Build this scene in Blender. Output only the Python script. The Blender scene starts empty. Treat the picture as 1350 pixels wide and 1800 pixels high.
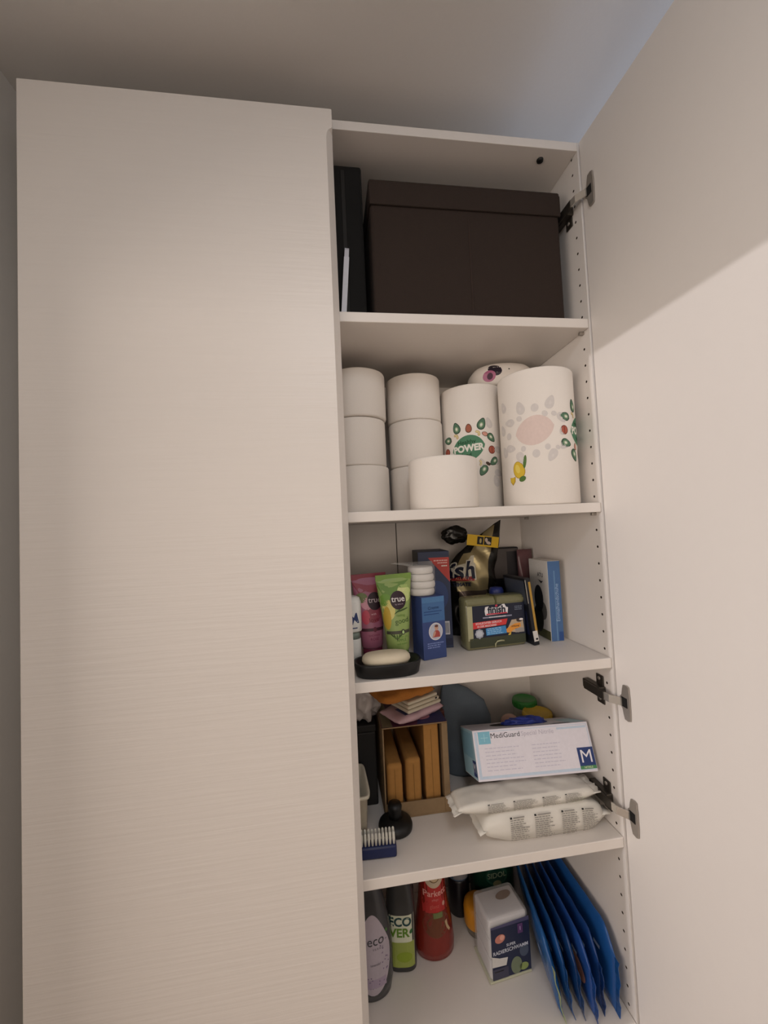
import bpy, bmesh, math, random
from mathutils import Vector, Matrix, noise
random.seed(7)
PI = math.pi
SC = bpy.context.scene
COL = SC.collection

# ------------------------------------------------------------------ camera
CAM = (-.0167, -.6821, 1.629); YAW, PITCH, ROLL = .1377, .042, -.0456
cd = bpy.data.cameras.new('camera'); cam = bpy.data.objects.new('camera', cd); COL.objects.link(cam)
fw = Vector((math.sin(YAW)*math.cos(PITCH), math.cos(YAW)*math.cos(PITCH), math.sin(PITCH)))
rt = Vector((math.cos(YAW), -math.sin(YAW), 0)); up = rt.cross(fw)
r2 = rt*math.cos(ROLL) + up*math.sin(ROLL); u2 = up*math.cos(ROLL) - rt*math.sin(ROLL)
m = Matrix((r2, u2, -fw)).transposed().to_4x4(); m.translation = CAM
cam.matrix_world = m
cd.sensor_fit = 'HORIZONTAL'; cd.sensor_width = 36; cd.lens = 36*700/1350; cd.clip_start = .01
SC.camera = cam

# ------------------------------------------------------------------ light and exposure
w = bpy.data.worlds.new('world'); SC.world = w; w.use_nodes = True
w.node_tree.nodes['Background'].inputs[0].default_value = (1, 1, 1, 1)
w.node_tree.nodes['Background'].inputs[1].default_value = .065
def area(name, loc, target, size, energy, col, size_y=None):
    l = bpy.data.lights.new(name, 'AREA'); l.energy = energy; l.color = col; l.size = size
    if size_y: l.shape = 'RECTANGLE'; l.size_y = size_y
    o = bpy.data.objects.new(name, l); COL.objects.link(o); o.location = loc
    o.rotation_euler = (Vector(target) - Vector(loc)).to_track_quat('-Z', 'Y').to_euler()
    return o
def point(name, loc, energy, col, r):
    l = bpy.data.lights.new(name, 'POINT'); l.energy = energy; l.color = col; l.shadow_soft_size = r
    o = bpy.data.objects.new(name, l); COL.objects.link(o); o.location = loc
    return o
area('hall_glow', (-1.9, -1.45, 1.55), (.1, -.1, 1.5), 1.3, 18.5, (1, .87, .77), 1.0)
point('hall_lamp', (-2.0, -.612, 2.069), 57, (1, .950, .965), .006)
area('front_fill', (.05, -2.3, 1.65), (.1, 0, 1.5), 1.0, 8.2, (1, .84, .70), .8)  # added soft fill from behind the viewer, not a lamp of the room
area('top_fill', (.05, -.95, 2.40), (.05, -.55, 1.2), .35, 2.9, (.90, .94, 1), .35)  # added cool overhead fill for the upper door faces
area('cool_side_fill', (1.5, -.30, 1.95), (.3, .0, 2.43), .5, 3.6, (.50, .68, 1), .6)  # cool light added beyond the open door to tint the ceiling blue
SC.view_settings.view_transform = 'Standard'; SC.view_settings.look = 'None'
SC.view_settings.exposure = .10; SC.view_settings.gamma = 1; SC.view_settings.use_curve_mapping = False

# ------------------------------------------------------------------ materials
def lin(c):
    return c/12.92 if c <= .04045 else ((c+.055)/1.055)**2.4
def rgb(h):
    h = h.lstrip('#'); return tuple(lin(int(h[i:i+2], 16)/255) for i in (0, 2, 4)) + (1,)
_mc = {}
def M(hexc, rough=.5, metal=0, trans=0, alpha=1, bump=0, scale=200, vary=.06, spec=.5, stretch=None, ior=1.45):
    key = (hexc, rough, metal, trans, alpha, bump, scale, vary, spec, stretch)
    if key in _mc: return _mc[key]
    mt = bpy.data.materials.new('mat_' + hexc.strip('#')); mt.use_nodes = True
    nt = mt.node_tree; b = nt.nodes['Principled BSDF']; c = rgb(hexc)
    b.inputs['Roughness'].default_value = rough; b.inputs['Metallic'].default_value = metal
    b.inputs['Transmission Weight'].default_value = trans; b.inputs['Alpha'].default_value = alpha
    b.inputs['Specular IOR Level'].default_value = spec; b.inputs['IOR'].default_value = ior
    tc = nt.nodes.new('ShaderNodeTexCoord'); n = nt.nodes.new('ShaderNodeTexNoise')
    mp = nt.nodes.new('ShaderNodeMapping'); nt.links.new(tc.outputs['Object'], mp.inputs[0]); nt.links.new(mp.outputs[0], n.inputs['Vector'])
    if stretch: mp.inputs['Scale'].default_value = stretch
    n.inputs['Scale'].default_value = scale; n.inputs['Detail'].default_value = 3
    mx = nt.nodes.new('ShaderNodeMix'); mx.data_type = 'RGBA'
    mx.inputs['A'].default_value = tuple(max(0, x*(1-vary)) for x in c[:3]) + (1,)
    mx.inputs['B'].default_value = tuple(min(1, x*(1+vary)) for x in c[:3]) + (1,)
    nt.links.new(n.outputs['Fac'], mx.inputs['Factor']); nt.links.new(mx.outputs['Result'], b.inputs['Base Color'])
    if bump:
        bp = nt.nodes.new('ShaderNodeBump'); bp.inputs['Strength'].default_value = bump; bp.inputs['Distance'].default_value = .001
        nt.links.new(n.outputs['Fac'], bp.inputs['Height']); nt.links.new(bp.outputs[0], b.inputs['Normal'])
    _mc[key] = mt
    return mt
WALL = M('#e4dfd8', .9, bump=.15, scale=300, vary=.015)
CEIL = M('#ebe8e4', .9, bump=.1, scale=250, vary=.015)
WHITE = M('#e6e0da', .42, vary=.01, scale=60)          # melamine carcass
EDGE = M('#e3dcd5', .45, vary=.01, scale=60)
DOORF = M('#e6dfd8', .4, bump=.6, scale=38, vary=.018, stretch=(.16, 1, 4.2))   # horizontal wavy grain
PAPER = M('#ece5dd', .95, bump=.25, scale=500, vary=.02)
STEEL = M('#a39c94', .4, metal=.55, scale=80)
DSTEEL = M('#57524c', .4, metal=.8, scale=80)
BLACK = M('#161616', .5)
DARK = M('#0b0a0a', .8)

# ------------------------------------------------------------------ object helpers
def mesh_obj(name, me, mats, parent=None, smooth=False, loc=None, rot=None):
    o = bpy.data.objects.new(name, me); COL.objects.link(o)
    for k in (mats if isinstance(mats, (list, tuple)) else [mats]): me.materials.append(k)
    if smooth:
        for p in me.polygons: p.use_smooth = True
    if parent: o.parent = parent
    if loc: o.location = loc
    if rot: o.rotation_euler = rot
    return o
def from_bm(name, bm, mats, parent=None, smooth=False, **k):
    bmesh.ops.recalc_face_normals(bm, faces=bm.faces)
    me = bpy.data.meshes.new(name); bm.to_mesh(me); bm.free()
    return mesh_obj(name, me, mats, parent, smooth, **k)
def tag(o, label=None, cat=None, group=None, kind=None):
    for k, v in (('label', label), ('category', cat), ('group', group), ('kind', kind)):
        if v: o[k] = v
    return o
def thing(name, label, cat, loc=(0, 0, 0), rz=0, group=None, rot=None):
    o = bpy.data.objects.new(name, None); COL.objects.link(o); o.empty_display_size = .02
    o.location = loc; o.rotation_euler = rot if rot else (0, 0, rz)
    return tag(o, label, cat, group)
def add_box(bm, x0, x1, y0, y1, z0, z1, bev=0, seg=2):
    g = bmesh.ops.create_cube(bm, size=1)
    for v in g['verts']:
        v.co = Vector((x0+(v.co.x+.5)*(x1-x0), y0+(v.co.y+.5)*(y1-y0), z0+(v.co.z+.5)*(z1-z0)))
    if bev:
        es = {e for v in g['verts'] for e in v.link_edges}
        bmesh.ops.bevel(bm, geom=list(es), offset=bev, segments=seg, profile=.5, affect='EDGES')
def box(name, dims, mats, parent=None, bev=.0008, seg=2, **k):
    bm = bmesh.new(); add_box(bm, *dims, bev=bev, seg=seg)
    return from_bm(name, bm, mats, parent, **k)
def ring(hw, hd, n=2, seg=32):
    out = []
    for i in range(seg):
        a = 2*PI*(i+.5)/seg; c, s = math.cos(a), math.sin(a)
        out.append((math.copysign(abs(c)**(2/n), c)*hw, math.copysign(abs(s)**(2/n), s)*hd))
    return out
def add_loft(bm, rings, seg=32, cap0=True, cap1=True):
    """rings: (z, half width, half depth, exponent, cx, cy)"""
    prev = first = None
    for r in rings:
        z, hw, hd = r[0], r[1], r[2]; n = r[3] if len(r) > 3 else 2; cx = r[4] if len(r) > 4 else 0; cy = r[5] if len(r) > 5 else 0
        vs = [bm.verts.new((cx+x, cy+y, z)) for x, y in ring(hw, hd, n, seg)]
        if prev:
            for i in range(seg): bm.faces.new((prev[i], prev[(i+1) % seg], vs[(i+1) % seg], vs[i]))
        else: first = vs
        prev = vs
    if cap0: bm.faces.new(first[::-1])
    if cap1: bm.faces.new(prev)
def loft(name, rings, mats, parent=None, seg=32, smooth=True, **k):
    bm = bmesh.new(); add_loft(bm, rings, seg)
    o = from_bm(name, bm, mats, parent, smooth, **k); flat_caps(o); return o
def flat_caps(o):
    for p in o.data.polygons:
        if len(p.vertices) > 6: p.use_smooth = False
def lathe(name, prof, mats, parent=None, seg=36, **k):
    return loft(name, [(z, r, r) for r, z in prof], mats, parent, seg, **k)
def surf(rings):
    """front-surface map of a loft: (u, z, h) -> point h in front of the surface"""
    def at(z):
        z = min(max(z, rings[0][0]), rings[-1][0])
        for a, b in zip(rings, rings[1:]):
            if z <= b[0] and b[0] > a[0]:
                t = (z-a[0])/(b[0]-a[0]); g = lambda i, d: (a[i] if len(a) > i else d)*(1-t)+(b[i] if len(b) > i else d)*t
                return g(1, 0), g(2, 0), g(3, 2), g(4, 0), g(5, 0)
        return rings[-1][1], rings[-1][2], 2, 0, 0
    def fn(u, z, h):
        hw, hd, n, cx, cy = at(z)
        t = min(abs(u-cx)/max(hw, 1e-6), .9995)
        return (u, cy-hd*(1-t**n)**(1/n)-h, z)
    return fn
def cyl(r):
    return lambda u, v, h: (math.sin(u/r)*(r+h), -math.cos(u/r)*(r+h), v)
def front(y): return lambda u, v, h: (u, y-h, v)
def leftface(x): return lambda u, v, h: (x-h, -u, v)
def topface(z): return lambda u, v, h: (u, v, z+h)

_tc = {}
def text2d(body, size, bold=0):
    key = (body, bold)
    if key not in _tc:
        cu = bpy.data.curves.new('t', 'FONT'); cu.body = body; cu.size = 1; cu.align_x = 'CENTER'; cu.align_y = 'CENTER'
        cu.offset = bold; cu.resolution_u = 3
        o = bpy.data.objects.new('t', cu); COL.objects.link(o)
        dg = bpy.context.evaluated_depsgraph_get()
        me = bpy.data.meshes.new_from_object(o.evaluated_get(dg))
        _tc[key] = ([(v.co.x, v.co.y) for v in me.vertices], [tuple(p.vertices) for p in me.polygons])
        bpy.data.objects.remove(o); bpy.data.curves.remove(cu); bpy.data.meshes.remove(me)
    vs, fs = _tc[key]
    return [(x*size, y*size) for x, y in vs], fs
class Print:
    """flat print laid on a surface: shapes in (u, v) carried onto the thing by fn"""
    STEP = .00025
    def __init__(s, fn): s.fn = fn; s.v = []; s.f = []; s.mi = []; s.m = []
    def _m(s, m):
        if m not in s.m: s.m.append(m)
        return s.m.index(m)
    def raw(s, pts, faces, m, layer):
        b = len(s.v); k = s._m(m)
        s.v += [s.fn(u, v, .0002+layer*s.STEP) for u, v in pts]
        for f in faces: s.f.append(tuple(b+i for i in f)); s.mi.append(k)
    def shape(s, pts, m, layer=0, rings=3):
        n = len(pts); cx = sum(p[0] for p in pts)/n; cy = sum(p[1] for p in pts)/n
        P = [(cx, cy)]; F = []
        for r in range(1, rings+1):
            P += [(cx+(x-cx)*r/rings, cy+(y-cy)*r/rings) for x, y in pts]
        for i in range(n): F.append((0, 1+i, 1+(i+1) % n))
        for r in range(1, rings):
            for i in range(n):
                a = 1+(r-1)*n; F.append((a+i, a+n+i, a+n+(i+1) % n, a+(i+1) % n))
        s.raw(P, F, m, layer)
    def ell(s, cx, cy, rx, ry, m, layer=0, rot=0, n=20, rings=3, egg=0):
        P = []
        for i in range(n):
            a = 2*PI*i/n; x, y = rx*math.cos(a), ry*math.sin(a)
            x *= 1-egg*y/ry
            P.append((cx+x*math.cos(rot)-y*math.sin(rot), cy+x*math.sin(rot)+y*math.cos(rot)))
        s.shape(P, m, layer, rings)
    def rect(s, x0, x1, y0, y1, m, layer=0, nx=1, ny=1, skew=0):
        P = [(x0+(x1-x0)*i/nx + skew*(j/ny), y0+(y1-y0)*j/ny) for j in range(ny+1) for i in range(nx+1)]
        F = [(j*(nx+1)+i, j*(nx+1)+i+1, (j+1)*(nx+1)+i+1, (j+1)*(nx+1)+i) for j in range(ny) for i in range(nx)]
        s.raw(P, F, m, layer)
    def text(s, body, cx, cy, size, m, layer=1, bold=0, rot=0, sx=1):
        vs, fs = text2d(body, size, bold); c, q = math.cos(rot), math.sin(rot)
        s.raw([(cx+x*sx*c-y*q, cy+x*sx*q+y*c) for x, y in vs], fs, m, layer)
    def lines(s, x0, x1, y0, y1, n, m, layer=1, fill=.5, ragged=.3, dashes=1):
        dy = (y1-y0)/n
        for i in range(n):
            y = y1-(i+.5)*dy; xe = x1-(x1-x0)*ragged*random.random(); x = x0
            if dashes == 1: s.rect(x0, xe, y-dy*fill/2, y+dy*fill/2, m, layer, nx=4)
            else:
                while x < xe:
                    wd = (x1-x0)/dashes*random.uniform(.5, 1.3); s.rect(x, min(x+wd*.8, xe), y-dy*fill/2, y+dy*fill/2, m, layer); x += wd
    def build(s, name, parent, label=None):
        me = bpy.data.meshes.new(name); me.from_pydata(s.v, [], s.f)
        o = mesh_obj(name, me, s.m, parent); me.polygons.foreach_set('material_index', s.mi)
        if label: o['label'] = label
        return o
def tube(name, pts, r, mats, parent=None, seg=8):
    bm = bmesh.new(); prev = None
    for i, p in enumerate(pts):
        p = Vector(p); d = (Vector(pts[min(i+1, len(pts)-1)]) - Vector(pts[max(i-1, 0)])).normalized()
        a = d.cross(Vector((.3, .2, 1))).normalized(); b = d.cross(a); rr = r[i] if isinstance(r, (list, tuple)) else r
        vs = [bm.verts.new(p+(a*math.cos(2*PI*k/seg)+b*math.sin(2*PI*k/seg))*rr) for k in range(seg)]
        if prev:
            for k in range(seg): bm.faces.new((prev[k], prev[(k+1) % seg], vs[(k+1) % seg], vs[k]))
        else: bm.faces.new(vs[::-1])
        prev = vs
    bm.faces.new(prev)
    return from_bm(name, bm, mats, parent, True)
def pillow_bm(L, W, H, nx=28, ny=14, fin=.018, crumple=.0015, seed=0, puff=2.6, box=4):
    """soft flow-pack lying flat: length L along x, crimped fins at both ends"""
    bm = bmesh.new(); rows = {}
    def hgt(u, v):
        e = max(0, 1-abs(u)**puff)**(1/2.2) * max(0, 1-abs(v)**box)**(1/(box*.55))
        return e
    for sgn in (1, -1):
        for i in range(nx+1):
            for j in range(ny+1):
                u = -1+2*i/nx; v = -1+2*j/ny
                if sgn < 0 and (i in (0, nx) or j in (0, ny)): rows[(sgn, i, j)] = rows[(1, i, j)]; continue
                e = hgt(u, v); x = u*L/2; y = v*W/2*(1-.10*abs(u)**6)
                n = noise.noise(Vector((x*38+seed*7, y*38, sgn*3)))*crumple*2 + noise.noise(Vector((x*90+seed*3, y*90, sgn)))*crumple
                z = H/2 + sgn*H/2*e + (n if e > .05 else n*.5)
                if sgn < 0: z = max(z, 0.0)
                rows[(sgn, i, j)] = bm.verts.new((x, y, z))
    for sgn in (1, -1):
        for i in range(nx):
            for j in range(ny):
                q = [rows[(sgn, i, j)], rows[(sgn, i+1, j)], rows[(sgn, i+1, j+1)], rows[(sgn, i, j+1)]]
                try: bm.faces.new(q if sgn > 0 else q[::-1])
                except ValueError: pass
    return bm
def blob_bm(rx, ry, rz, amp, freq, seed, sub=4, flat=None):
    bm = bmesh.new(); bmesh.ops.create_icosphere(bm, subdivisions=sub, radius=1)
    for v in bm.verts:
        d = v.co.normalized(); k = 1+amp*noise.noise(d*freq+Vector((seed, 0, 0)))+amp*.6*noise.noise(d*freq*2.3+Vector((0, seed, 0)))
        v.co = Vector((d.x*rx*k, d.y*ry*k, d.z*rz*k))
        if flat is not None and v.co.z < flat: v.co.z = flat
    return bm

# ================================================================== STRUCTURE
XL, XR, YB, ZC = -.545, .64, .345, 2.445
def struct(name, dims, mat):
    return tag(box(name, dims, mat, bev=0), kind='structure')
struct('floor', (-2.6, 1.7, -3.2, YB+.1, -.05, 0), M('#8a7460', .6, scale=20, vary=.1))
struct('ceiling', (-2.6, 1.7, -3.2, YB+.1, ZC, ZC+.05), CEIL)
struct('wall_back', (XL-.1, 1.70, YB, YB+.1, 0, ZC), WALL)
struct('wall_right', (1.60, 1.70, -3.2, YB, 0, ZC), WALL)
bm = bmesh.new()                                                        # left wall with its doorway
add_box(bm, XL-.1, XL, -.25, YB, 0, ZC); add_box(bm, XL-.1, XL, -3.2, -1.15, 0, ZC); add_box(bm, XL-.1, XL, -1.15, -.25, 2.0, ZC)
tag(from_bm('wall_left', bm, WALL), kind='structure')

struct('light_blocker', (XL, XR, -1.30, -1.18, 2.0, ZC), WALL)                 # unseen header added behind the viewer to keep front light off the upper wardrobe

# ================================================================== CLOSED WARDROBE
ZT = 2.362
wd = thing('wardrobe', 'closed tall white wardrobe with a wavy wood-grain door, against the left wall', 'wardrobe', (-.253, 0, 0))
def wpart(root, name, dims, mat, bev=.0008, **k):
    ox, oy, oz = root.location
    return box(name, (dims[0]-ox, dims[1]-ox, dims[2]-oy, dims[3]-oy, dims[4]-oz, dims[5]-oz), mat, root, bev, **k)
wpart(wd, 'side_panel', (-.478, -.460, 0, .335, 0, ZT), WHITE)
wpart(wd, 'side_panel', (-.049, -.031, 0, .335, 0, ZT), WHITE)
wpart(wd, 'top_panel', (-.460, -.049, 0, .335, ZT-.018, ZT), WHITE)
wpart(wd, 'back_panel', (-.460, -.049, .325, .335, .06, ZT-.018), WHITE)
wpart(wd, 'bottom_panel', (-.460, -.049, 0, .325, .06, .078), WHITE)
# door with a bevelled finger grip cut into its right edge
bm = bmesh.new(); X0, X1, XG = -.4735, .0152, .0042
def prof(xg, yg): return [(X0, -.003), (X0, -.021), (X0+.001, -.022), (xg, -.022), (X1, yg), (X1, -.003)]
st = [(.06, X1-.0008, -.0212), (2.318, X1-.0008, -.0212)]
st = [(.06, XG, -.006), (2.306, XG, -.006), (2.314, XG+.0012, -.0075), (2.320, XG+.004, -.011), (2.324, X1-.0008, -.0212), (2.3562, X1-.0008, -.0212), (2.357, X1-.0012, -.0208)]
prev = None
for z, xg, yg in st:
    vs = [bm.verts.new((x+.253, y, z)) for x, y in prof(xg, yg)]
    if prev:
        for i in range(6): bm.faces.new((prev[i], prev[(i+1) % 6], vs[(i+1) % 6], vs[i]))
    else: bm.faces.new(vs)
    prev = vs
bm.faces.new(prev[::-1])
tag(from_bm('door', bm, DOORF, wd), 'closed white door with fine wavy horizontal grain and a bevelled grip on its edge')

# ================================================================== OPEN WARDROBE
IL, IR, DB = -.012, .489, .324
ow = thing('wardrobe', 'open white wardrobe with crowded shelves, its door swung open at the side', 'wardrobe', (.24, 0, 0))
S1, S2, S3, S4, S5 = 1.994, 1.642, 1.354, 1.034, .714
TH = .018
HOLE_Y = .0186
wpart(ow, 'side_panel', (IL-.018, IL, 0, .335, 0, ZT), WHITE)
# right side panel: real 5 mm shelf-pin holes every 32 mm
bm = bmesh.new(); zs = []
z = S1 - .0017 + 32e-3*11
while z > .45: zs.append(z); z -= .032
cw, ch = .008, .016
def quad(*p): bm.faces.new([bm.verts.new(q) for q in p])
ox = IR - .24
za, zb = 0, ZT
y0, y1 = HOLE_Y-cw, HOLE_Y+cw
def rectx(ya, yb, z0, z1): quad((ox, ya, z0), (ox, yb, z0), (ox, yb, z1), (ox, ya, z1))
rectx(0, y0, za, zb); rectx(y1, .335, za, zb)
cur = zb
for z in zs:
    if z+ch < cur-1e-6: rectx(y0, y1, z+ch, cur)
    n = 8; R = .0025
    o = [bm.verts.new((ox, HOLE_Y+R*math.cos(2*PI*(i+.5)/n), z+R*math.sin(2*PI*(i+.5)/n))) for i in range(n)]
    d = [bm.verts.new((ox+.010, v.co.y, v.co.z)) for v in o]
    c = [bm.verts.new((ox, HOLE_Y+sx*cw, z+sz*ch)) for sx, sz in ((1, 1), (-1, 1), (-1, -1), (1, -1))]
    for q in range(4):
        a = [o[(2*q) % n], o[(2*q+1) % n]]
        bm.faces.new([c[q], a[1], a[0]])
        bm.faces.new([c[q], c[(q+1) % 4], o[(2*q+2) % n], a[1]])
    for i in range(n): bm.faces.new((o[i], o[(i+1) % n], d[(i+1) % n], d[i])).material_index = 1
    bm.faces.new(d).material_index = 1; cur = z-ch
rectx(y0, y1, za, cur)
o2 = ox+.018
quad((o2, 0, 0), (o2, .335, 0), (o2, .335, ZT), (o2, 0, ZT)); quad((ox, 0, 0), (o2, 0, 0), (o2, 0, ZT), (ox, 0, ZT))
quad((ox, .335, 0), (o2, .335, 0), (o2, .335, ZT), (ox, .335, ZT)); quad((ox, 0, ZT), (o2, 0, ZT), (o2, .335, ZT), (ox, .335, ZT))
quad((ox, 0, 0), (o2, 0, 0), (o2, .335, 0), (ox, .335, 0))
me = bpy.data.meshes.new('side_panel'); bm.to_mesh(me); bm.free(); mesh_obj('side_panel', me, [WHITE, M('#3f3226', .9)], ow)     # raw chipboard in the drilled holes, coloured dark to deepen their shade
wpart(ow, 'top_panel', (IL, IR, 0, .324, ZT-.017, ZT), WHITE)
t = lathe('cam_cap', [(.001, -.0035), (.006, -.0035), (.0065, -.001), (.0065, .0)], BLACK, ow, seg=16); t.location = (.425-.24, .024, ZT-.0172)
wpart(ow, 'back_panel', (IL, .1505, DB, .330, .06, ZT-.018), WHITE, bev=.0006)
wpart(ow, 'back_panel', (.1525, IR, DB, .330, .06, ZT-.018), WHITE, bev=.0006)
wpart(ow, 'back_rail', (.13, .173, .330, .334, .06, ZT-.018), DARK)
wpart(ow, 'plinth', (IL, IR, .02, .036, 0, .06), WHITE)
for k, s in enumerate((S1, S2, S3, S4, S5, .07)):
    sh = wpart(ow, 'shelf' if s > .1 else 'bottom_panel', (IL+.0005, IR-.0007, .0005, DB-.001, s, s+TH), EDGE, bev=.0014)
    if s > .1:
        for px, dr in ((IR, -1), (IL, 1)):
            for py in (HOLE_Y, .28):
                bm = bmesh.new(); add_box(bm, min(px, px+dr*.009)-.24, max(px, px+dr*.009)-.24, py-.0035, py+.0035, s-.0058, s-.0003, bev=.001)
                from_bm('shelf_pin', bm, STEEL, sh)
# open door: its inside face looks left into the opening
A = -.027; L = .495
bm = bmesh.new(); add_box(bm, 0, .018, -L, 0, .06, 2.358, bev=.0008)
dr = from_bm('door', bm, WHITE, ow, loc=(.4905-.24, -.0045, 0), rot=(0, 0, -A))
dr['label'] = 'door swung wide open, smooth white inside face'
# concealed hinges
def hinge(z, k):
    pl = bmesh.new()
    add_box(pl, IR-.0135, IR-.0005, .022, .074, z-.0085, z+.0085, bev=.0015)
    add_box(pl, IR-.0030, IR-.0003, .026, .046, z-.027, z+.027, bev=.0012)
    add_box(pl, IR-.0150, IR-.0120, .028, .068, z-.0065, z+.0065, bev=.001)
    for v in pl.verts: v.co.x -= .24
    h = from_bm('hinge', pl, DSTEEL, ow); h['label'] = 'dark steel concealed hinge'
    a = bmesh.new(); add_box(a, IR-.0185-.24, IR-.0135-.24, .006, .064, z-.0078, z+.0078, bev=.0012); from_bm('hinge_arm', a, DSTEEL, h)
    for dz in (-.010, .012):
        s_ = lathe('screw', [(.001, 0), (.0036, .0002), (.0036, .0012), (.0022, .0016)], STEEL, h, seg=12); s_.rotation_euler = (0, -PI/2, 0); s_.location = (IR-.0030-.24, .036, z+dz*1.7)
    a = bmesh.new()
    p = [Vector((IR-.0165-.24, .010, 0)), Vector((IR-.0150-.24, -.006, 0)), Vector((IR-.0040-.24, -.022, 0))]; prev = None
    for q in p:
        vs = [a.verts.new((q.x+dx, q.y, z+dz)) for dx, dz in ((-.0012, -.0068), (.0012, -.0068), (.0012, .0068), (-.0012, .0068))]
        if prev:
            for i in range(4): a.faces.new((prev[i], prev[(i+1) % 4], vs[(i+1) % 4], vs[i]))
        else: a.faces.new(vs)
        prev = vs
    a.faces.new(prev); from_bm('link', a, M('#d8d2c8', .25, metal=.7), h)
    a = bmesh.new(); r_ = []
    for sx in (-.0028, -.0004):                                            # cup flange: wide in the middle, rounded ears
        r_.append([a.verts.new((.4905-.24+sx, -.0285+yy, z+zz)) for yy, zz in ((-.0085, -.029), (-.004, -.031), (.004, -.030), (.0065, -.022), (.0085, -.012), (.0125, -.008), (.0125, .008), (.0085, .012), (.0065, .022), (.004, .030), (-.004, .031), (-.0085, .029), (-.0095, .012), (-.0095, -.012))])
    n = len(r_[0])
    for i in range(n): a.faces.new((r_[0][i], r_[0][(i+1) % n], r_[1][(i+1) % n], r_[1][i]))
    a.faces.new(r_[0]); a.faces.new(r_[1]); from_bm('cup_plate', a, STEEL, h)
    a = bmesh.new(); add_box(a, .4905-.24-.0036, .4905-.24-.0026, -.0330, -.0200, z-.0085, z+.0085, bev=.0003); from_bm('cup_recess', a, DARK, h)
for k, z in enumerate((2.243, 1.303, 1.106)): hinge(z, k)

# ================================================================== TOP SHELF
T1 = S1+TH+.0003
t = thing('storage_box', 'large dark brown fabric storage box with a lid, filling the top shelf', 'box', (.272, .165, T1))
FAB = M('#30251f', .95, bump=.6, scale=900, vary=.2)
box('body', (-.190, .190, -.135, .125, 0, .2270), FAB, t, bev=.006, seg=3)
bm = bmesh.new(); add_box(bm, -.192, .192, -.138, .127, .2275, .271, bev=.004); add_box(bm, -.191, .191, -.1395, -.1355, .221, .262, bev=.001)
from_bm('lid', bm, FAB, t)
box('seam', (-.0012, .0012, -.1362, -.1345, .004, .205), M('#362923', .95), t, bev=.0004)
t = thing('stand_in_case', 'made-up flat black case filling the dark left corner of the top shelf, behind the pale board', 'case', (.0345, .190, T1))  # made-up black case, added to darken the left corner of this shelf
box('body', (-.0425, .0365, -.135, .125, 0, .3185), M('#121110', .9), t, bev=.004); box('seam', (-.004, .004, -.1362, -.1345, .01, .308), M('#1c1a18', .7), t, bev=.001)
t = thing('tray', 'thin pale grey board standing on edge beside the brown storage box', 'board', (.024, .03, T1+.0006), rot=(0, .085, 0))
bm = bmesh.new()
pts = [(0, 0), (.030, 0), (.030, .146), (.020, .146), (.010, .143), (.003, .135), (0, .12)]
a = [bm.verts.new((-.004, y, z)) for y, z in pts]; b = [bm.verts.new((.004, y, z)) for y, z in pts]; n = len(pts)
bm.faces.new(a); bm.faces.new(b[::-1])
for i in range(n): bm.faces.new((a[i], b[i], b[(i+1) % n], a[(i+1) % n]))
from_bm('board', bm, M('#cfd0d8', .5), t)
box('edge_strip', (-.0048, .0048, -.002, .0, .002, .118), M('#d5d6de', .5), t, bev=.0004)

# ================================================================== PAPER SHELF
T2 = S2+TH+.0003
def roll_bm(r, h, core, seg=48, e=.004):
    bm = bmesh.new(); prof = [(core, 0), (r-e, 0), (r-e*.3, e*.3), (r, e), (r, h-e), (r-e*.3, h-e*.3), (r-e, h), (core, h)]
    prev = first = None
    for q, z in prof:
        vs = [bm.verts.new((q*math.cos(2*PI*i/seg), q*math.sin(2*PI*i/seg), z)) for i in range(seg)]
        if prev:
            for i in range(seg): bm.faces.new((prev[i], prev[(i+1) % seg], vs[(i+1) % seg], vs[i]))
        else: first = vs
        prev = vs
    return bm
def core_bm(core, h, seg=32):
    bm = bmesh.new(); rr = [[bm.verts.new((q*math.cos(2*PI*i/seg), q*math.sin(2*PI*i/seg), z)) for i in range(seg)] for q, z in ((core, .0005), (core, h-.0005), (core-.001, h-.0005), (core-.001, .0005))]
    for k in range(4):
        for i in range(seg): bm.faces.new((rr[k][i], rr[k][(i+1) % seg], rr[(k+1) % 4][(i+1) % seg], rr[(k+1) % 4][i]))
    return bm
CARD = M('#b39c82', .9, scale=120)
def toilet_roll(x, y, z, label, r=.0605, h=.0995, rz=0):
    t = thing('toilet_roll', label, 'toilet paper', (x, y, z), rz, 'toilet rolls on the paper shelf')
    o = from_bm('paper', roll_bm(r, h, .022), PAPER, t, True); flat = [p for p in o.data.polygons]
    for p in flat: p.use_smooth = abs(p.normal.z) < .95
    from_bm('core', core_bm(.0218, h), CARD, t, True)
    return t
pos = ('bottom', 'middle', 'top')
for k in range(3):
    toilet_roll(.053+(.002, -.0015, .001)[k], .172+(0, .003, -.002)[k], T2+k*.1, f'white toilet roll, {pos[k]} of the stack beside the closed door')
    toilet_roll(.1845+(0, .0006, -.0006)[k], .195+(0, .001, .002)[k], T2+k*.1, f'white toilet roll, {pos[k]} of the stack next to the paper towels')
toilet_roll(.206, .0685, T2, 'single wide white toilet roll standing at the front of the shelf', r=.066, h=.0965)

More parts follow.
